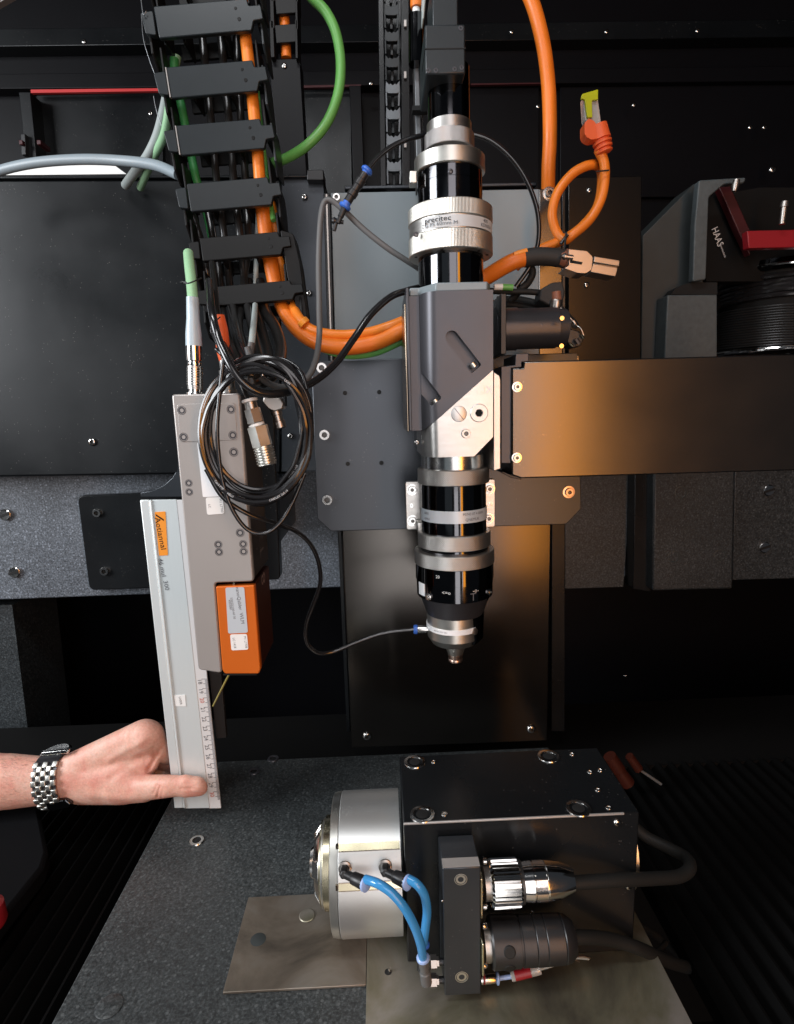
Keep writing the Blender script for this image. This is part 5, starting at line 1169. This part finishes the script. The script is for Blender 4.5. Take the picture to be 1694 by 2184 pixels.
mk('chuck_step', [lathe([(L2(697), Rc * .62), (L2(692), Rc * .615), (L2(690.5), Rc * .59)], base, axn, 96)], 'ring_aluminium', ra)
mk('chuck_step', [lathe([(L2(692), Rc * .60), (L2(688), Rc * .59), (L2(686.5), Rc * .55)], base, axn, 96)], 'brass_silver', ra)
mk('chuck_nose', [lathe([(L2(687.5), Rc * .54), (L2(680), Rc * .47), (L2(674), Rc * .38), (L2(671), Rc * .24), (L2(664), Rc * .20), (L2(662), Rc * .14)], base, axn, 72)], 'steel', ra)
for k in range(4):
    a = math.radians(28 + k * 90); e = np.array((0, -math.cos(a), math.sin(a))); t_ = np.array((0, math.sin(a), math.cos(a)))
    q = []
    for xx, r0, r1, w_ in ((L2(687), .20, .565, .0075), (L2(672.5), .20, .42, .0060)):
        for rr, ww_ in ((r0, w_), (r1, w_)):
            for sg in (-1, 1): q.append(np.array(base) + np.array((-xx, 0, 0)) + e * Rc * rr + t_ * sg * ww_)
    mk('jaw', (q, [(0, 1, 3, 2), (4, 6, 7, 5), (0, 4, 5, 1), (2, 3, 7, 6), (0, 2, 6, 4), (1, 5, 7, 3)]), 'polished_steel', ra, bevel=0.0008)
# long inlaid strips that divide the body into jaws
def ang_strip(deg, w, dr, m, name, x0=0.0006, x1=None):
    a = math.radians(deg); r = Rc + dr; x1 = L(722) if x1 is None else x1
    V = []
    for xx in (x0, x1):
        for da, rr in ((-w, r), (w, r), (w, Rc - .002), (-w, Rc - .002)):
            t = a + da / Rc; V.append((cxr - xx, yc - rr * math.cos(t), zc_ + rr * math.sin(t)))
    return mk(name, (V, [(0, 1, 2, 3), (7, 6, 5, 4), (0, 4, 5, 1), (1, 5, 6, 2), (2, 6, 7, 3), (3, 7, 4, 0)]), m, ra)
for dg in (50, 22):
    ang_strip(dg, .0026, .0003, 'brass_silver', 'inlay_strip')
    ang_strip(dg + 2.9, .0003, .00045, 'brass_dark', 'joint_line'); ang_strip(dg - 2.9, .0003, .00045, 'brass_dark', 'joint_line')
    a = math.radians(dg); mk('inlay_block', [box(X(721) - .0002, X(716), yc - (Rc + .0004) * math.cos(a) - 0.0002, yc - (Rc - .004) * math.cos(a), zc_ + Rc * math.sin(a) - .0024, zc_ + Rc * math.sin(a) + .002)], 'brass_dark', ra)
# air elbows with blue tubes
Ye = 0.384
def elbow(u, v, dark):
    mk('elbow_base', [along((u, v), (u + 1, v + 1), Ye + .002, [(0, 1), (1, 1)], 6)], 'black_plastic', ra)
def fitting(u0, v0, u1, v1):
    A, B = W(u0, v0, 0.386), W(u1, v1, 0.372)
    s = S(u0, v0, .38)
    mk('seat_ring', [lathe([(0, 15 * s), (0.0012, 14.5 * s), (0.0016, 12 * s)], A + np.array((0, .0045, -.002)), (0, -1, 0.35), 28)], 'nickel', ra)
    mk('elbow', [lathe([(-.004, 10.5 * s), (.009, 11.5 * s), (.011, 8 * s)], A + np.array((0, .004, -.002)), (0, -1, 0.35), 6)], 'black_plastic', ra, bevel=0.0006)
    d = B - A; Ln = np.linalg.norm(d)
    mk('elbow_arm', [lathe([(0, 9 * s), (Ln * .35, 9.5 * s), (Ln * .42, 9.5 * s), (Ln * .46, 13 * s), (Ln * .86, 14 * s), (Ln * .9, 12.5 * s), (Ln * .94, 12.5 * s)], A + np.array((0, -.003, 0)), d, 14)], 'black_plastic', ra, bevel=0.0003)
    mk('steel_lip', [lathe([(Ln * .93, 12.8 * s), (Ln * .99, 12.8 * s)], A + np.array((0, -.003, 0)), d, 24)], 'polished_steel', ra)
    mk('collet', [lathe([(Ln * .985, 11 * s), (Ln * 1.0, 15.5 * s), (Ln * 1.07, 15.5 * s), (Ln * 1.12, 10 * s)], A + np.array((0, -.003, 0)), d, 24)], 'pale_blue', ra)
fitting(735, 1856, 779, 1877); fitting(822, 1852, 868, 1874)
t1 = mk('blue_tube', [tube([(780, 1875, .369), (806, 1884, .362), (836, 1904, .358), (863, 1936, .356), (884, 1975, .356), (897, 2012, .358), (902, 2040, .362)], 9.6, n=16)], 'blue_tube'); tag(t1, 'front blue air tube curving from the left elbow down to the black tee', 'air tube', 'blue air tubes')
t2 = mk('blue_tube', [tube([(870, 1874, .369), (890, 1886, .366), (905, 1908, .366), (911, 1940, .368), (908, 1975, .370), (903, 2012, .372)], 9.6, n=16)], 'blue_tube'); tag(t2, 'rear blue air tube from the right elbow, nearly vertical beside the box', 'air tube', 'blue air tubes')
te = thing('air_tee', 'dark push-in elbow pair with steel nuts below the blue tubes', 'fitting', W(905, 2070, .362))
mk('collet', [along((902, 2038), (903, 2048), .363, [(0, 10), (0.3, 14), (0.7, 14), (1, 10)], 24)], 'pale_blue', te)
mk('collet', [along((904, 2008), (903, 2018), .373, [(0, 10), (0.3, 13), (0.7, 13), (1, 9)], 24)], 'blue_plastic', te)
mk('body', [along((903, 2047), (910, 2096), .364, [(0, 11), (0.5, 10), (0.52, 12), (1, 12)], 16)], 'cable_grey', te, bevel=0.0005)
mk('body', [along((903, 2016), (900, 2066), .377, [(0, 10), (1, 11)], 16)], 'black_plastic', te)
for v in (2052, 2091):
    mk('nut', [along((916, v), (936, v - 1), .368, [(0, 12), (0.15, 14), (0.75, 14), (0.78, 10), (1, 10)], 6)], 'nickel', te, smooth=20)
    mk('stub', [along((935, v - 1), (948, v - 1.5), .368, [(0, 7), (1, 7)], 14)], 'black_plastic', te)
# connector block
Yk = 0.362
kb = thing('connector_block', 'black rectangular connector block screwed in front of the rotary axis', 'block', W(983, 1980, Yk))
kb_x0, kb_x1 = W(944, 1850, Yk)[0], W(1025, 1850, Yk)[0]
kz1, kz0 = W(983, 1850, Yk)[2], W(983, 2122, Yk)[2]
mk('block', [box(kb_x0, kb_x1, Yk, 0.394, kz0, kz1)], 'mount_plate', kb, bevel=0.0008)
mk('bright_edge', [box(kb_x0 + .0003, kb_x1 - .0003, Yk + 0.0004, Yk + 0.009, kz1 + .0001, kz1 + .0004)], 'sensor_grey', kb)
screw(kb, 983, 1875, Yk, 12.5, 'flush', 'ring_aluminium'); screw(kb, 985, 2083, Yk, 12.5, 'flush', 'ring_aluminium')
screw(kb, 944, 1921, Yk, 2.5, 'button')
# round signal connector (bright)
def lx(u, v, Y): return W(u, v, Y)
Yc2 = 0.378
q1 = thing('round_connector', 'bright ribbed round metal connector plugged in the upper side of the block', 'connector', W(1120, 1880, Yc2))
p0 = W(1026, 1884, Yc2); sc_ = S(1100, 1884, Yc2)
axx = (1, 0, 0.0)
def rot(name, rows, m, parent, p, n=64, sm=30): return mk(name, [lathe([((u - 1026) * sc_, r * sc_) for u, r in rows], p, axx, n)], m, parent, smooth=sm)
mk('flange', [box(kb_x1 + .0001, kb_x1 + 6 * sc_, Yc2 - 40 * sc_, Yc2 + 40 * sc_, p0[2] - 47 * sc_, p0[2] + 47 * sc_)], 'brass_silver', q1, bevel=0.0006)
rot('socket', [(1032, 33), (1046, 33)], 'nickel', q1, p0)
n_ = 26; V = []; Fc = []
for h in (1044, 1049, 1104, 1108):
    for i in range(n_ * 4):
        t = 2 * PI * i / (n_ * 4); ph = i % 4; r = (47 if ph in (1, 2) else 42) - (4 if h in (1044, 1108) else 0)
        V.append((p0[0] + (h - 1026) * sc_, Yc2 + r * sc_ * math.cos(t), p0[2] + r * sc_ * math.sin(t)))
m_ = n_ * 4
for k in range(3):
    for i in range(m_): j = (i + 1) % m_; Fc.append((k * m_ + i, k * m_ + j, (k + 1) * m_ + j, (k + 1) * m_ + i))
Fc += [tuple(range(m_)), tuple(3 * m_ + i for i in range(m_))]
mk('ribbed_nut', (V, Fc), 'polished_steel', q1, smooth=20)
rot('seal_ring', [(1107, 42), (1113, 42)], 'rubber_black', q1, p0)
rot('barrel', [(1112, 38), (1133, 40), (1134, 38), (1136, 38), (1137, 40), (1160, 40), (1161, 38), (1163, 40), (1192, 36), (1212, 29), (1222, 25)], 'polished_steel', q1, p0)
for i, v in ((0, 1836), (1, 1933)):
    mk('flange_screw', [along((1031, v), (1040, v), Yc2 - .012, [(0, 6), (0.7, 6), (1, 4)], 16)], 'steel', q1)
gcb = cable('grey_cable', 'thick dark grey cable leaving the bright connector and doubling back behind the box',
      [(1210, 1884, .378), (1260, 1880, .380), (1330, 1876, .386), (1400, 1873, .396), (1450, 1868, .405), (1472, 1850, .415), (1462, 1828, .43), (1420, 1805, .445), (1380, 1785, .455), (1355, 1765, .46)], 13, 'rubber_matt', n=18)
# black plastic connector
Yk2 = 0.372
q2 = thing('round_connector', 'black plastic round power connector plugged in below the bright one', 'connector', W(1120, 2000, Yk2))
p1_ = W(1026, 2010, Yk2); sc_ = S(1100, 2010, Yk2)
mk('flange', [box(kb_x1 + .0001, kb_x1 + 5 * sc_, Yk2 - 42 * sc_, Yk2 + 40 * sc_, p1_[2] - 38 * sc_, p1_[2] + 40 * sc_)], 'brass_silver', q2, bevel=0.0006)
rot('socket', [(1031, 36), (1046, 36)], 'nickel', q2, p1_)
rot('shell', [(1044, 46), (1048, 49), (1104, 48), (1105, 45), (1109, 45), (1110, 47), (1136, 47), (1137, 45.5), (1139, 47), (1158, 47), (1159, 45.5), (1161, 47), (1196, 46), (1197, 44), (1200, 46), (1212, 43), (1224, 33)], 'black_plastic', q2, p1_)
for dz in (20, -18): mk('grip_pad', [lathe([(0, 13 * sc_), (0.0008, 11 * sc_)], (p1_[0] + 52 * sc_, Yk2 - 44 * sc_, p1_[2] + dz * sc_), (0, -1, 0.42 if dz > 0 else -0.35), 20)], 'rubber_matt', q2, bevel=0.0004)
for v in (1974, 2058): mk('flange_screw', [along((1030, v), (1040, v), Yk2 - .012, [(0, 6), (0.7, 6), (1, 4)], 16)], 'steel', q2)
cable('grey_cable', 'dark cable leaving the black connector towards the lower right',
      [(1205, 2002, .374), (1250, 1998, .378), (1310, 2005, .385), (1370, 2025, .39), (1430, 2052, .41), (1500, 2070, .45), (1570, 2080, .50)], 12.5, 'rubber_matt', n=16)
cable('loose_cable', 'loose black cable arching behind the two round connectors', [(1150, 1950, .40), (1200, 1955, .41), (1260, 1950, .42), (1330, 1962, .43), (1390, 1990, .45), (1440, 2030, .47), (1480, 2060, .50)], 8, 'rubber_matt')
cable('loose_cable', 'loose black cable lying low on the bright sheet behind the block', [(1040, 2128, .385), (1110, 2124, .378), (1190, 2120, .374), (1270, 2106, .374), (1330, 2082, .38), (1370, 2052, .39), (1400, 2030, .41), (1420, 2010, .43)], 6, 'rubber_matt')

# small push-in fitting with red tagged lead
q3 = thing('tagged_lead', 'small lead with red and white sleeve plugged in the foot of the block', 'cable', W(1110, 2085, .372))
mk('fitting', [along((1026, 2089), (1058, 2086), .372, [(0, 9.5), (0.9, 9.5), (1, 8)], 24)], 'steel', q3)
mk('mark', [along((1030, 2087), (1034, 2087), .3715, [(0, 9.8), (1, 9.8)], 24)], 'red_paint', q3)
mk('collet', [along((1058, 2086), (1065, 2086), .372, [(0, 9), (0.3, 12), (0.7, 12), (1, 8)], 24)], 'pale_blue', q3)
mk('stub', [along((1064, 2086), (1092, 2082), .372, [(0, 4.5), (1, 4.5)], 12)], 'pale_blue', q3)
mk('sleeve', [along((1090, 2082), (1153, 2066), .372, [(0, 9), (0.03, 10), (0.97, 10), (1, 9)], 20)], 'clear_plastic', q3)
mk('red_core', [along((1098, 2080), (1132, 2071.5), .3716, [(0, 10.3), (1, 10.3)], 20)], 'red_paint', q3)
mk('lead', [tube([(1150, 2067, .372), (1180, 2058, .374), (1205, 2049, .377), (1225, 2042, .38), (1255, 2044, .385)], 3.0)], 'cable_pale', q3)
mk('frayed_end', [tube([(1222, 2043, .379), (1240, 2038, .382), (1258, 2042, .384)], 2.0), tube([(1224, 2045, .379), (1236, 2050, .382)], 1.8)], 'copper', q3)
# orange plugs far behind the box
op = thing('orange_plugs', 'pair of dim orange connectors behind the right end of the rotary axis', 'connector', W(1325, 1640, 0.62))
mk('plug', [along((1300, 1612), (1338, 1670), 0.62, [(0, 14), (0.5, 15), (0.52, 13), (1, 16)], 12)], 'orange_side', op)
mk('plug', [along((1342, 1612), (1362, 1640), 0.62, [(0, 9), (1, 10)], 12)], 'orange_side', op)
mk('lead', [tube([(1362, 1640, .62), (1385, 1655, .62), (1410, 1672, .62)], 3)], 'cable_grey', op)

# steel sheets
s1 = [WZ(555 / 1.0626 , 2058 / 1.0626, 0.002), WZ(833 / 1.0626, 2045 / 1.0626, 0.002), WZ(833 / 1.0626, 2233 / 1.0626, 0.002), WZ(508 / 1.0626, 2248 / 1.0626, 0.002)]
xl = np.mean([s1[0][0], s1[3][0]]); xr = np.mean([s1[1][0], s1[2][0]]); ya, yb = np.mean([s1[0][1], s1[1][1]]), np.mean([s1[2][1], s1[3][1]])
st1 = mk('steel_sheet', [box(xl, xr - 0.0004, yb, ya + 0.012, 0.0004, 0.0024)], 'sheet_brown', bevel=0.0004); tag(st1, 'thin brownish stained steel sheet left of the bright one on the granite table', 'sheet metal')
st2 = thing('steel_sheet', 'bright steel sheet under the rotary axis at the bottom edge', 'sheet metal', (xr + 0.1, 0.36, 0.001))
xrr = np.mean([WZ(1493 / 1.0626, 2178 / 1.0626, 0.002)[0], WZ(1573 / 1.0626, 2320 / 1.0626, 0.002)[0]])
mk('sheet', [box(xr, xrr, 0.24, 0.48, 0.0004, 0.0026)], 'sheet_bright', st2, bevel=0.0005)
p = WZ(878, 2072, 0.0026) if False else WZ(828, 2072, 0.0028)
mk('hole', [lathe([(0, .0028), (0.0001, .0026)], p, n=24)], 'hole_black', st2)
mk('pin', [lathe([(0, .0012), (0.003, .001)], p + np.array((.001, 0, 0)), n=12)], 'steel', st2)
for u, v, r_ in ((551, 2003, .0065),):
    p = WZ(u, v, 0.00245); sd = mk('stain', [lathe([(0, r_), (0.00005, r_ * .98)], p, n=28)], 'sheet_brown', None, org=p)
    sd.data.materials[0] = MATS['cast_dark']; tag(sd, 'round dark stain mark on the brown steel sheet', 'stain')
# ================================================================ hand and watch
YH = 0.585
hand = thing('person', 'bare forearm and hand reaching in from the left gripping the ruler', 'person', W(150, 1660, YH))
ball = []                                      # capsules: (u, v, Y, radius in units)
def pt(u, v, Y): return W(u, v, Y)
def capsule(a, b, ra, rb, sy=1.0, n=20, rings=7):
    A, B = W(*a), W(*b); s = S(u=a[0], v=a[1], Y=a[2]); ra *= s; rb *= s
    L = np.linalg.norm(B - A); d = nrm(B - A)
    prof = []
    for i in range(rings): t = PI / 2 * i / (rings - 1); prof.append((-ra * math.cos(t), max(1e-5, ra * math.sin(t))))
    for i in range(rings): t = PI / 2 * i / (rings - 1); prof.append((L + rb * math.sin(t), max(1e-5, rb * math.cos(t))))
    V, Fc = lathe(prof, A, d, n)
    mid = (A + B) / 2
    line = lambda p: A + d * np.dot(p - A, d)
    out = []
    for p in V:
        q = line(p); o = p - q; o = o * np.array((1, sy, 1)); out.append(q + o)
    return out, Fc
ZY = YH
parts = []
def cp(a, b, ra, rb, sy=1.0): parts.append(capsule(a, b, ra, rb, sy))
# forearm and wrist
cp((-140, 1672, ZY), (20, 1666, ZY), 76, 60, .72)
cp((20, 1666, ZY), (120, 1664, ZY), 61, 50, .70)
cp((120, 1664, ZY), (170, 1658, ZY), 50, 51, .66)
# metacarpals fan out from the wrist
cp((160, 1645, ZY), (312, 1572, ZY + .004), 42, 41, .62)       # index
cp((165, 1655, ZY + .012), (318, 1592, ZY + .026), 42, 36, .7)  # middle
cp((170, 1660, ZY + .018), (310, 1615, ZY + .042), 40, 32, .8)  # ring
cp((175, 1668, ZY + .020), (295, 1640, ZY + .052), 38, 28, .8)  # little
cp((170, 1668, ZY - .002), (262, 1668, ZY - .006), 50, 50, .60) # thumb mount
cp((215, 1655, ZY), (285, 1640, ZY), 60, 46, .5)
cp((250, 1675, ZY - .008), (305, 1682, ZY - .014), 43, 30, .66)
cp((290, 1655, ZY - .002), (318, 1628, ZY), 24, 22, .6)         # web
# thumb in front of the ruler
cp((300, 1680, ZY - .014), (362, 1676, ZY - .022), 29, 24.5, .75)
cp((362, 1676, ZY - .022), (420, 1675, ZY - .023), 24.5, 21, .72)
cp((398, 1676, ZY - .023), (424, 1679, ZY - .023), 26.5, 20.5, .62)
# index finger: knuckle at the top, bends down behind the ruler
cp((312, 1572, ZY + .002), (338, 1594, ZY + .010), 39, 29, .8)
cp((338, 1594, ZY + .010), (356, 1606, ZY + .016), 29, 24, .85)
cp((352, 1604, ZY + .018), (410, 1616, ZY + .020), 22, 19, .9)
cp((410, 1616, ZY + .020), (440, 1622, ZY + .018), 18, 14, .9)
# middle, ring and little finger folded behind the ruler
cp((318, 1592, ZY + .026), (352, 1622, ZY + .034), 30, 22, .9)
cp((352, 1622, ZY + .034), (400, 1640, ZY + .030), 20, 16, .9)
cp((310, 1615, ZY + .042), (348, 1648, ZY + .044), 26, 20, .9)
cp((348, 1648, ZY + .044), (392, 1664, ZY + .038), 18, 14, .9)
cp((295, 1640, ZY + .052), (332, 1670, ZY + .052), 22, 17, .9)
cp((332, 1670, ZY + .052), (368, 1684, ZY + .046), 15, 12, .9)
hm = mk('skin_surface', parts, 'skin', hand, smooth=180)
rm = hm.modifiers.new('remesh', 'REMESH'); rm.mode = 'VOXEL'; rm.voxel_size = 0.0013; rm.use_smooth_shade = True
sm_ = hm.modifiers.new('smooth', 'SMOOTH'); sm_.factor = 0.8; sm_.iterations = 14
bpy.context.view_layer.update(); dg = bpy.context.evaluated_depsgraph_get()
me = bpy.data.meshes.new_from_object(hm.evaluated_get(dg)); hm.modifiers.clear(); hm.data = me
o_ = ORG['person']; Vh = np.array([v.co for v in me.vertices]) + o_
# creases: knuckle folds on the thumb, tendons, wrist fold
def crease(u0, v0, u1, v1, Y, w, depth):
    A, B = W(u0, v0, Y), W(u1, v1, Y); global Vh
    d = B - A; L2 = d.dot(d); t = np.clip(((Vh - A) @ d) / L2, 0, 1); q = A + t[:, None] * d
    dist = np.linalg.norm((Vh - q)[:, [0, 2]], axis=1); front = Vh[:, 1] < Y + 0.02
    f = np.exp(-(dist / w) ** 2) * front
    Vh[:, 1] += depth * f
crease(352, 1660, 345, 1684, .57, .0016, .0012); crease(358, 1664, 352, 1688, .57, .0012, .0008); crease(345, 1658, 337, 1676, .57, .0012, .0007)
crease(318, 1640, 340, 1600, .58, .0022, .0018); crease(330, 1590, 328, 1612, .58, .0015, .0012)
crease(395, 1662, 425, 1662, .57, .0010, .0008); crease(395, 1690, 426, 1690, .57, .0010, .0006)
crease(230, 1625, 305, 1580, .57, .004, -.0012); crease(240, 1655, 300, 1622, .57, .004, .0012)
crease(200, 1690, 285, 1690, .57, .006, -.0012)
for i, v in enumerate(me.vertices): v.co = tuple(Vh[i] - o_)
me.update(); me.shade_smooth()
# thumb nail
from mathutils.bvhtree import BVHTree
bvh = BVHTree.FromObject(hm, bpy.context.evaluated_depsgraph_get())
def on_skin(u, v, off=0.0):
    d = ray(u, v); h = bvh.ray_cast(Vector(CAM - o_), Vector(nrm(d)))
    return (np.array(h[0]) + o_ - nrm(d) * off) if h[0] is not None else None
NV = []; nf = []; gw, gh = 9, 7
for j in range(gh):
    for i in range(gw):
        a, b = i / (gw - 1) * 2 - 1, j / (gh - 1) * 2 - 1
        k = 1 - 0.28 * a * a * (1 if a < 0 else .6); u = 423 + a * 16 * (1 - .15 * b * b); v = 1682 + b * 7.5 * k
        p = on_skin(u, v, 0.0007 * (1 - 0.6 * max(abs(a), abs(b)) ** 4)); NV.append(p if p is not None else NV[-1])
for j in range(gh - 1):
    for i in range(gw - 1): q = j * gw + i; nf.append((q, q + 1, q + gw + 1, q + gw))
mk('thumbnail', (NV, nf), 'nail', hand, smooth=180)
# fine hairs on the forearm
hv = []
random.seed(5)
for i in range(230):
    u = random.uniform(0, 84); v = random.uniform(1606, 1735)
    if random.random() < 0.45: v = random.uniform(1604, 1640)
    p = on_skin(u, v); 
    if p is None: continue
    q = on_skin(u + random.uniform(3, 8), v + random.uniform(-1.5, 2.5), 0.0009)
    if q is None: continue
    hv.append(sweep([p, (p + q) / 2 + np.array((0, -.0005, 0)), q], [.00007, .00006, .00002], 4))
hr = mk('arm_hair', hv, 'hair', hand, smooth=0); hr['kind'] = 'stuff'

# wristwatch bracelet
ww = thing('wristwatch', 'steel link bracelet wristwatch worn on the wrist', 'watch', W(118, 1662, YH))
me_link = {}
ca = W(118, 1664, YH); sw = S(118, 1664, YH)
uvx = nrm(W(218, 1655, YH) - W(118, 1664, YH))          # arm direction
rv_, ry_ = 54.5 * sw, 54.5 * sw * .70
up_ = nrm(np.array((0, 0, 1.0)) - uvx * uvx[2]); yy_ = np.cross(up_, uvx)
def link_mesh(w_, h_, t_):
    bm = bmesh.new(); bmesh.ops.create_cube(bm, size=1.0)
    bmesh.ops.scale(bm, vec=(w_, t_, h_), verts=bm.verts)
    bmesh.ops.bevel(bm, geom=bm.edges[:], offset=min(t_, h_) * 0.32, segments=2, affect='EDGES', profile=0.6)
    m = bpy.data.meshes.new('link'); bm.to_mesh(m); bm.free(); m.shade_smooth(); m.materials.append(MATS['ring_aluminium']); return m
Lw = 50 * sw; cols = 5; cwid = Lw / cols; circ = math.pi * (3 * (rv_ + ry_) - math.sqrt((3 * rv_ + ry_) * (rv_ + 3 * ry_))); nr = 36; rh = circ / nr
lm = link_mesh(cwid * 1.02, rh * 1.5, .0030); lm2 = link_mesh(cwid * .8, rh * .55, .0022)
lm2.materials.clear(); lm2.materials.append(MATS['anodised_black'])
for r in range(nr):
    for c in range(cols):
        if (r + c) % 2: continue
        th = 2 * PI * r / nr
        cz, sz = math.cos(th), math.sin(th)          # angle 0 faces the viewer
        if sz > 0.93: continue                       # case side at the top
        lift = .0016
        p = ca + (-yy_ * (1 if yy_[1] > 0 else -1)) * (ry_ + lift) * cz + up_ * (rv_ + lift) * sz + uvx * (c - 2) * cwid
        nrmv = nrm((-yy_ * (1 if yy_[1] > 0 else -1)) * cz / ry_ + up_ * sz / rv_); tg = np.cross(uvx, nrmv)
        o = bpy.data.objects.new('link', lm); C.objects.link(o); o.parent = ww
        o.matrix_local = Matrix(((uvx[0], -nrmv[0], tg[0], p[0] - ORG[ww.name][0]), (uvx[1], -nrmv[1], tg[1], p[1] - ORG[ww.name][1]), (uvx[2], -nrmv[2], tg[2], p[2] - ORG[ww.name][2]), (0, 0, 0, 1)))
# dark liner under the links
ring_ = []; V = []; Fc = []; n = 60
for x in (-Lw / 2 * .97, Lw / 2 * .97):
    for i in range(n):
        t = 2 * PI * i / n; V.append(ca + yy_ * (ry_ + .0006) * math.cos(t) + up_ * (rv_ + .0006) * math.sin(t) + uvx * x)
for i in range(n): j = (i + 1) % n; Fc.append((i, j, n + j, n + i))
mk('link_bed', (V, Fc), 'anodised_black', ww)
mk('case_lug', [along((90, 1606), (148, 1600), YH - .006, [(0, 3), (0.05, 6), (0.95, 6), (1, 3)], 12)], 'polished_steel', ww)
mk('case', [along((119, 1612), (116, 1602), YH + .012, [(0, 32), (0.6, 33), (1, 28)], 40)], 'steel', ww)
mk('clasp', [prism(rounded([(96, 1712), (140, 1706), (152, 1714), (150, 1724), (112, 1732), (100, 1726)], 4), YH - .020, .03)], 'gloss_black', ww, bevel=0.0015)
